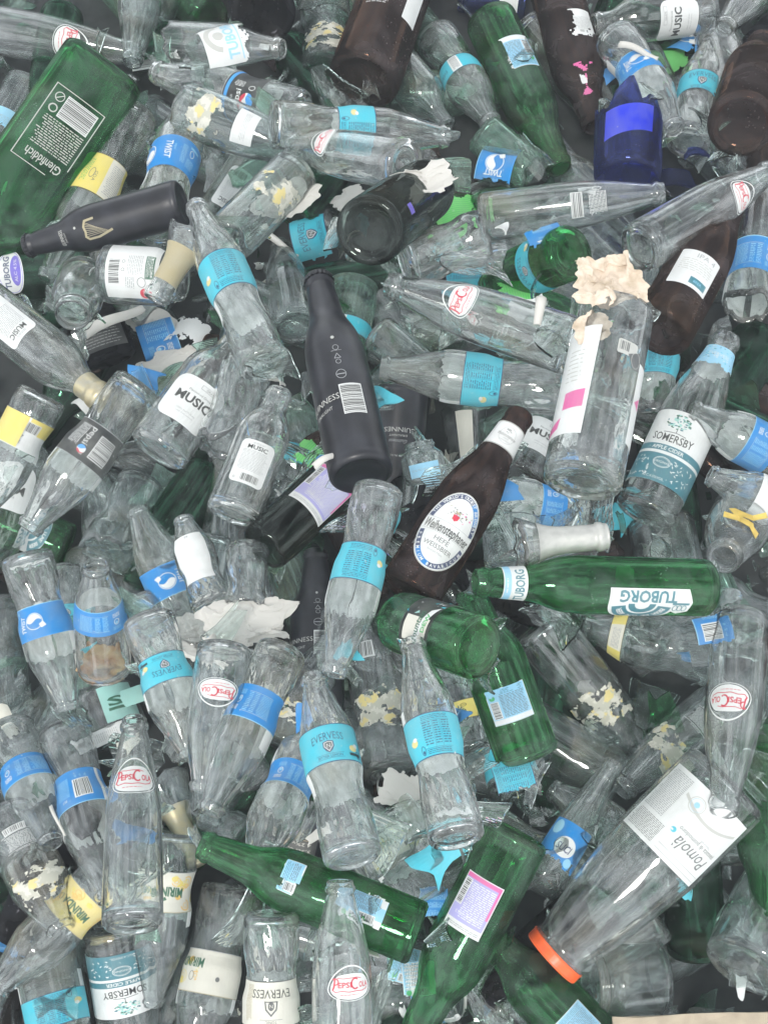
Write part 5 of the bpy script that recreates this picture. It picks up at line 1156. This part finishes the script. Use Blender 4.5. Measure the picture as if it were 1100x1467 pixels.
B(K3, 'wine', 'clear', (742,780), (868,768), 96, 'broken-off clear wine bottle neck with ridged grey foil', name='wine_bottle', foil=(FOIL_S, 238), cb=222, amp=5)
B(K3, 'beer', 'green', (1014,842), (680,834), 84, 'long green bottle lying level with an upside-down arched white label', [(d_tuborg, 76, -36, dict(rot=90, x=0)), (d_tubneck, 194, -10, NL)], name='beer_bottle')
B(K3, 'weiss', 'brown', (585,850), (747,592), 90, 'brown wheat beer bottle with large white oval crest label and neck label', [(d_weiss, 72, 0, dict()), (d_weissneck, 214, 0, NL)], name='beer_bottle')
B(K3, 'soda', 'clear', (543,700), (478,968), 75, 'inverted clear bottle with cyan text label beside the wheat beer bottle', [(d_evback, 90, 0, dict(fd=1))])
B(K3, 'cider', 'green', (686,928), (572,890), 92, 'green bottle showing its round foot with jagged mint and white label', [(d_mountain, 70, 0, dict())], tilt=-38, ct=138, amp=5)
B(K3, 'soda', 'clear', (405,930), (300,1165), 77, 'slanting clear bottle with blue text label below the white tissue', [(d_bluetab, 80, 15, dict(fd=1))])
B(K3, 'soda', 'clear', (506,1232), (449,968), 82, 'clear bottle with cyan crest label in the lower middle, round foot showing', [(d_evfront, 110, 0, dict())])
B(K3, 'soda', 'clear', (655,1205), (590,918), 79, 'clear bottle with cyan nutrition-table label right of the oval-footed bottle', [(d_evback, 93, 0, dict(fd=1, far=12))])
B(K2, 'beer', 'green', (1092,1045), (1100,1330), 84, 'bright green bottle cut by the edge behind the red oval badge bottle', name='beer_bottle')
B(K3, 'passata', 'clear', (1042,1118), (790,1372), 138, 'big clear tomato jar with white label and orange lid', [(d_pomola, 66, 0, dict())], name='tomato_jar', cat='jar', lid=True)
B(K3, 'smooth', 'clear', (1045,1000), (888,1132), 78, 'clear bottle with white printed text and open mouth over the tomato jar', [(d_printback, 70, 0, dict()), (d_wash, 128, 0, dict(seed=41))], tilt=6)
B(K3, 'smooth', 'clear', (1062,885), (1036,1165), 84, 'inverted clear bottle with red oval badge at the edge above the tomato jar', [(d_colabadge, 104, 12, dict(sc=1.1))])
B(K3, 'smooth', 'clear', (190,1328), (193,1030), 83, 'upright clear bottle with red script on a white badge in the lower heap', [(d_colabadge, 131, 0, dict(sc=1.1))])
B(K3, 'beer', 'green', (742,1192), (585,1500), 96, 'tall green bottle with violet and pink back label in the lower heap', [(d_backblue, 78, 12, dict())], name='beer_bottle')
B(K3, 'smooth', 'clear', (492,1530), (487,1262), 88, 'clear bottle with red white badge standing at the lower edge', [(d_colabadge, 96, 18, dict(sc=1.1))])
B(K3, 'soda', 'clear', (389,1308), (388,1580), 81, 'inverted clear bottle with black-edged cream label at the lower edge', [(d_tonicwhite, 92, 0, dict())])
print('STAT', min(STAT)[0], sum(s[0] for s in STAT)/len(STAT), sorted(STAT)[-12:])
# ------------------------------------------------------------------ loose pieces lying on and between the bottles
scrap(d_twist, 712, 226, .85, 'blue label piece with white lemon disc below the green bottle shoulder', yaw=160, pitch=10, kw=dict(far=0, tx=18))
scrap(d_evfront, 442, 336, .95, 'peeling cyan label piece with dark lettering above the black bottle cap', yaw=10, pitch=-12, roll=14, kw=dict(far=0))
ribbon(398, 345, 74, 22, 3.8, TISSUE, 'rolled white paper edge beside the peeling cyan label', yaw=-38)
scrap(d_evback, 667, 388, .75, 'cup-shaped cyan label fragment standing above the red white badge', yaw=6, pitch=6, kw=dict(far=0, h=46))
shard(680, 372, 74, 'clear', 'clear curved fragment behind the cup-shaped cyan label', yaw=20, pitch=15)
crumple(872, 404, 92, 100, BEIGE, 'beige crumpled tissue stuffed in the broken wine bottle', seed=4, rough=.42, n=80, dome=.3)
crumple(848, 470, 46, 52, BEIGE, 'small beige tissue lump at the shoulder of the pink-striped bottle', seed=9, rough=.4, dome=.3, name='tissue_lump')
crumple(352, 892, 132, 84, TISSUE, 'smooth white tissue piece on top of the middle heap', yaw=8, seed=2, rough=.24, dome=.3, n=70)
crumple(290, 918, 112, 70, TISSUE, 'ragged white tissue piece next to the smooth tissue', yaw=-10, seed=6, rough=.34, dome=.15, n=70)
crumple(600, 262, 96, 56, TISSUE, 'grey-white film sheet below the round ringed bottle foot', yaw=20, seed=12, rough=.28, name='plastic_film', cat='plastic film', dome=.1)
crumple(412, 285, 90, 60, TISSUE, 'white film crumpled in the cracked milky bottle end', yaw=40, seed=15, rough=.2, name='plastic_film', cat='plastic film', dome=.2, dz=-.02)
crumple(600, 1152, 110, 70, TISSUE, 'torn white paper between two cyan-label bottles', yaw=-30, seed=18, rough=.06, name='torn_paper', cat='paper scrap', dome=.08, dz=-.01)
crumple(500, 285, 52, 34, TISSUE, 'angular white paper scrap on the dark green base', yaw=25, seed=21, rough=.08, name='torn_paper', cat='paper scrap', dome=.05)
crumple(146, 950, 62, 62, FOOD, 'rusty orange food pulp seen under the blue text band', seed=25, rough=.4, name='food_waste', cat='food waste', dz=-.03)
ribbon(162, 455, 92, 30, 3.0, TISSUE, 'rolled white paper pointing to the small round jar', yaw=28)
scrap(d_bluetab, 225, 478, .9, 'torn blue label piece with white patches beneath the jar', yaw=200, kw=dict(far=0))
crumple(215, 462, 74, 44, TISSUE, 'white paper scrap sticking out of the torn blue label', yaw=-40, seed=31, rough=.12, name='torn_paper', cat='paper scrap', dome=.1, dz=.004)
scrap(d_white, 272, 470, .8, 'white concave label piece by the torn blue label', yaw=70, pitch=20, kw=dict(w=26, h=46, micro=False, torn='tblr', seed=6))
crumple(245, 522, 84, 48, TISSUE, 'white torn paper on top of the large white-labelled juice bottle', yaw=25, seed=33, rough=.08, name='torn_paper', cat='paper scrap', dome=.1)
scrap(d_greenpack, 655, 300, .9, 'bright green torn label below the white film', yaw=100, kw=dict(seed=3))
scrap(d_greenpack, 958, 76, .7, 'bright green and white torn label over the clear bottle with blue lemon label', yaw=40, pitch=10, kw=dict(seed=8))
scrap(d_twist, 990, 54, .45, 'small blue and white label bit near the clear open mouth', yaw=60, kw=dict(far=0), side=8)
ribbon(915, 70, 60, 18, 3.0, TISSUE, 'thin white-edged paper roll beside the bright green label', yaw=-25)
scrap(d_greenpack, 738, 418, .6, 'small bright green cap-like scrap above the white cone', yaw=10, kw=dict(seed=12))
ribbon(773, 442, 44, 30, 3.6, TISSUE, 'white paper cone beside the bright green scrap', yaw=-100)
scrap(d_bar, 222, 86, .8, 'white barcode label scrap on the broken clear fragment', yaw=12, kw=dict(h=52))
scrap(d_twistside, 780, 336, .35, 'small blue scrap under the long clear bottle with barcode', yaw=20, kw=dict(far=0))
scrap(d_greenpack, 452, 650, .6, 'striped green label bit beside the black bottle', yaw=-40, kw=dict(seed=18))
ribbon(470, 655, 50, 16, 2.5, TISSUE, 'curled white strip on the striped green label', yaw=35)
scrap(d_evback, 735, 1108, .6, 'cyan label piece hanging from the broken clear rim', yaw=-165, kw=dict(far=0, h=44))
scrap(d_bluetab, 1022, 900, .55, 'blue white label bit at the shoulder of the inverted red badge bottle', yaw=10, kw=dict(far=0, bar=True))
scrap(d_evback, 880, 738, .5, 'cyan scrap under the foot of the cider bottle', yaw=20, kw=dict(far=0), dz=-.01)
scrap(d_white, 148, 1055, .42, 'narrow white text strip on the wide clear jar', yaw=26, kw=dict(w=9, h=60))
scrap(d_white, 180, 1000, .42, 'mint and white label strip above the red script bottle mouth', yaw=20, kw=dict(w=10, h=44, col='mint', micro=False))
ribbon(82, 1175, 48, 12, 4.5, TISSUE, 'thin rolled paper beside the blue barcode label', yaw=-60)
scrap(d_backlight, 600, 1402, .6, 'blue framed label bit near the lower edge', yaw=5, kw=dict(h=36, torn=''), dz=-.02)
scrap(d_bluetab, 622, 1292, .5, 'blue striped label bit under the tall green bottle', yaw=0, kw=dict(far=0, h=30), dz=-.01)
crumple(1040, 185, 50, 60, TISSUE, 'pale film around the dark brown bottle body', seed=44, rough=.3, name='plastic_film', cat='plastic film', dz=-.03) if False else None
# cardboard edge at the foot of the picture
bm = bmesh.new(); zt = .17; p = at(1000, 1494, zt)
for s in (-1, 1):
    pass
bmesh.ops.create_cube(bm, size=1); bmesh.ops.scale(bm, vec=(.16, .05, .004), verts=bm.verts); bmesh.ops.subdivide_edges(bm, edges=bm.edges, cuts=6, use_grid_fill=True)
r_ = random.Random(3)
for v in bm.verts: v.co.z += r_.uniform(-.0006, .0006); v.co.y += r_.uniform(-.001, .001)
me = bpy.data.meshes.new('board'); bm.to_mesh(me); bm.free(); me.materials.append(CARD); o = bpy.data.objects.new('cardboard_piece', me); o.matrix_world = Matrix.Translation(p) @ Matrix.Rotation(R(2), 4, 'Z'); put(o, 'flat cardboard piece edge at the lower rim of the heap', 'cardboard')
# yellow ribbon knotted round the upright clear neck
bm = bmesh.new(); zt = top_z(1060, 742)+.004; m = mpp(at(1060, 742, zt)); pts = [(1098,738),(1078,742),(1062,736),(1048,728),(1062,744),(1076,752),(1084,768),(1070,748),(1056,742),(1036,736)]
prev = None
for i, (x, y) in enumerate(pts):
    c = at(x, y, zt+.006*math.sin(i*1.7)); a = math.atan2(pts[min(i+1, 9)][1]-pts[max(i-1, 0)][1], pts[min(i+1, 9)][0]-pts[max(i-1, 0)][0]); n_ = Vector((math.sin(a), math.cos(a), .3*math.sin(i))).normalized()*.0032
    q = [bm.verts.new(c+n_), bm.verts.new(c-n_)]
    if prev: bm.faces.new((prev[0], prev[1], q[1], q[0]))
    prev = q
me = bpy.data.meshes.new('ribbon'); bm.to_mesh(me); bm.free(); me.materials.append(STRAWM); o = bpy.data.objects.new('plastic_ribbon', me); md = o.modifiers.new('thick', 'SOLIDIFY'); md.thickness = .0006; put(o, 'yellow plastic ribbon over the clear bottle mouth at the edge', 'ribbon')
scrap(d_tubrotten, 322, 50, 1.15, 'large torn white label with blue slanted lettering at the upper edge', yaw=22, pitch=6, kw=dict(), dz=.012)
# loose glass fragments big enough to tell apart
for a in [
    (300, 95, 60, 'splinter', 'clear jagged fragment beside the torn blue-lettered label', 30, 10, 0), (480, 130, 74, 'splinter', 'clear splinter resting on the foot of the brown bottle', -30, 20, 10),
    (420, 105, 56, 'splinter', 'thin clear splinter above the long cyan-banded bottle', 60, -20, 0), (640, 240, 66, 'aqua', 'pale aqua fragment right of the round ringed foot', 20, 15, 0),
    (760, 225, 58, 'splinter', 'clear fragment between the green bottle mouth and cobalt vessel', -50, 15, 10), (975, 255, 60, 'cobalt', 'cobalt blue pointed splinter over the dark brown body', 90, 30, 0),
    (1000, 215, 50, 'cobalt', 'narrow cobalt splinter beside the cyan band label', 80, 40, 0), (700, 270, 60, 'splinter', 'flat clear fragment under the blue lemon scrap', 10, 0, 12),
    (455, 300, 62, 'splinter', 'clear fragment leaning on the dark green base', -20, 30, 0), (560, 560, 60, 'splinter', 'clear fragment between black bottle and cyan-label bottle', 35, 0, 0),
    (800, 480, 74, 'splinter', 'clear fragment across the shoulder of the pink-striped bottle', 60, 20, 10), (610, 460, 70, 'splinter', 'clear fragment under the slanted red badge bottle', -20, 10, 0),
    (560, 450, 64, 'hazy', 'dusty fragment just above the clear cyan-label bottle mouth', -60, 12, 0),
    (180, 650, 64, 'hazy', 'milky fragment below the black-label soda bottle', 15, 10, 0), (225, 700, 66, 'aqua', 'greenish milky fragment above the blue lemon label bottle', 65, 8, 8),
    (390, 520, 64, 'splinter', 'clear splinter at the mouth of the small-print bottle', 40, 25, 0), (430, 600, 70, 'aqua', 'aqua fragment left of the black bottle', -60, 10, 10),
    (160, 790, 64, 'splinter', 'clear fragment above the blue text band bottle', 10, 20, 0), (460, 900, 46, 'hazy', 'small dusty fragment beside the tall inverted bottle', 70, 0, 0),
    (770, 1145, 80, 'splinter', 'curved clear rim fragment above the tall green bottle', 0, 35, 0), (850, 1060, 60, 'splinter', 'clear fragment below the peeled beige label', 50, 10, 0),
    (820, 1230, 70, 'splinter', 'clear fragment under the blue lettered label', -35, 20, 10), (845, 1180, 54, 'splinter', 'thin clear splinter touching the tomato jar label', 70, 35, 0),
    (560, 1180, 60, 'splinter', 'clear fragment on the torn white paper', 20, 5, 0), (600, 1185, 70, 'hazy', 'dusty curved fragment right of the torn white paper', -40, 12, 0),
    (780, 880, 56, 'splinter', 'clear fragment just under the long green bottle', 20, 0, 0), (930, 1010, 74, 'splinter', 'clear fragment beside the white-printed open bottle', 60, 15, 0),
    (960, 790, 66, 'splinter', 'clear fragment above the foot of the long green bottle', -10, 10, 0), (245, 790, 50, 'splinter', 'clear splinter at the neck of the blue lemon label bottle', 80, 20, 0),
    (20, 1010, 56, 'splinter', 'clear fragment at the edge above the blue text label', 30, 10, 0), (80, 1440, 56, 'splinter', 'clear fragment near the lower corner jar', 0, 10, 0),
    (540, 1440, 60, 'splinter', 'clear fragment beside the red white badge bottle at the lower edge', 30, 5, 0), (700, 1440, 60, 'hazy', 'dusty fragment at the lower edge beside the tall green neck', -30, 10, 0),
    (1050, 560, 66, 'dgreen', 'dark green fragment near the foil-wrapped neck', 0, 10, 0),
    (925, 130, 44, 'splinter', 'clear splinter near the open mouth under the green torn label', 120, 20, 0), (750, 70, 50, 'splinter', 'clear splinter between the green and the brown bottle', 95, 15, 0)]:
    shard(a[0], a[1], a[2], a[3], a[4], a[5], a[6], a[7], ty=('soda', 'wine', 'beer')[a[0] % 3], dz=-.004 if a[0] % 2 else .002, aspect=1.1+(a[1] % 5)*.15)

# countless small splinters and paper bits wedged between the bottles
def wedge(lo, hi):
    def f(r):
        x, y = r.uniform(-20, 1120), r.uniform(-20, 1490); z = top_z(x, y); return at(x, y, z-r.uniform(lo, hi))
    return f
litter(760, wedge(.026, .08), 0, 5, 'broken_glass', 'countless small glass splinters wedged between the bottles', [G[k] for k in ('splinter', 'splinter', 'splinter', 'hazy', 'aqua', 'splinter')], .85)
litter(110, wedge(.03, .07), 0, 8, 'paper_litter', 'small torn bits of paper and label wedged between the bottles', [TISSUE, PM('white'), PM('cream'), PM('white'), PM('cyan'), PM('blue'), PM('silver')], .6)
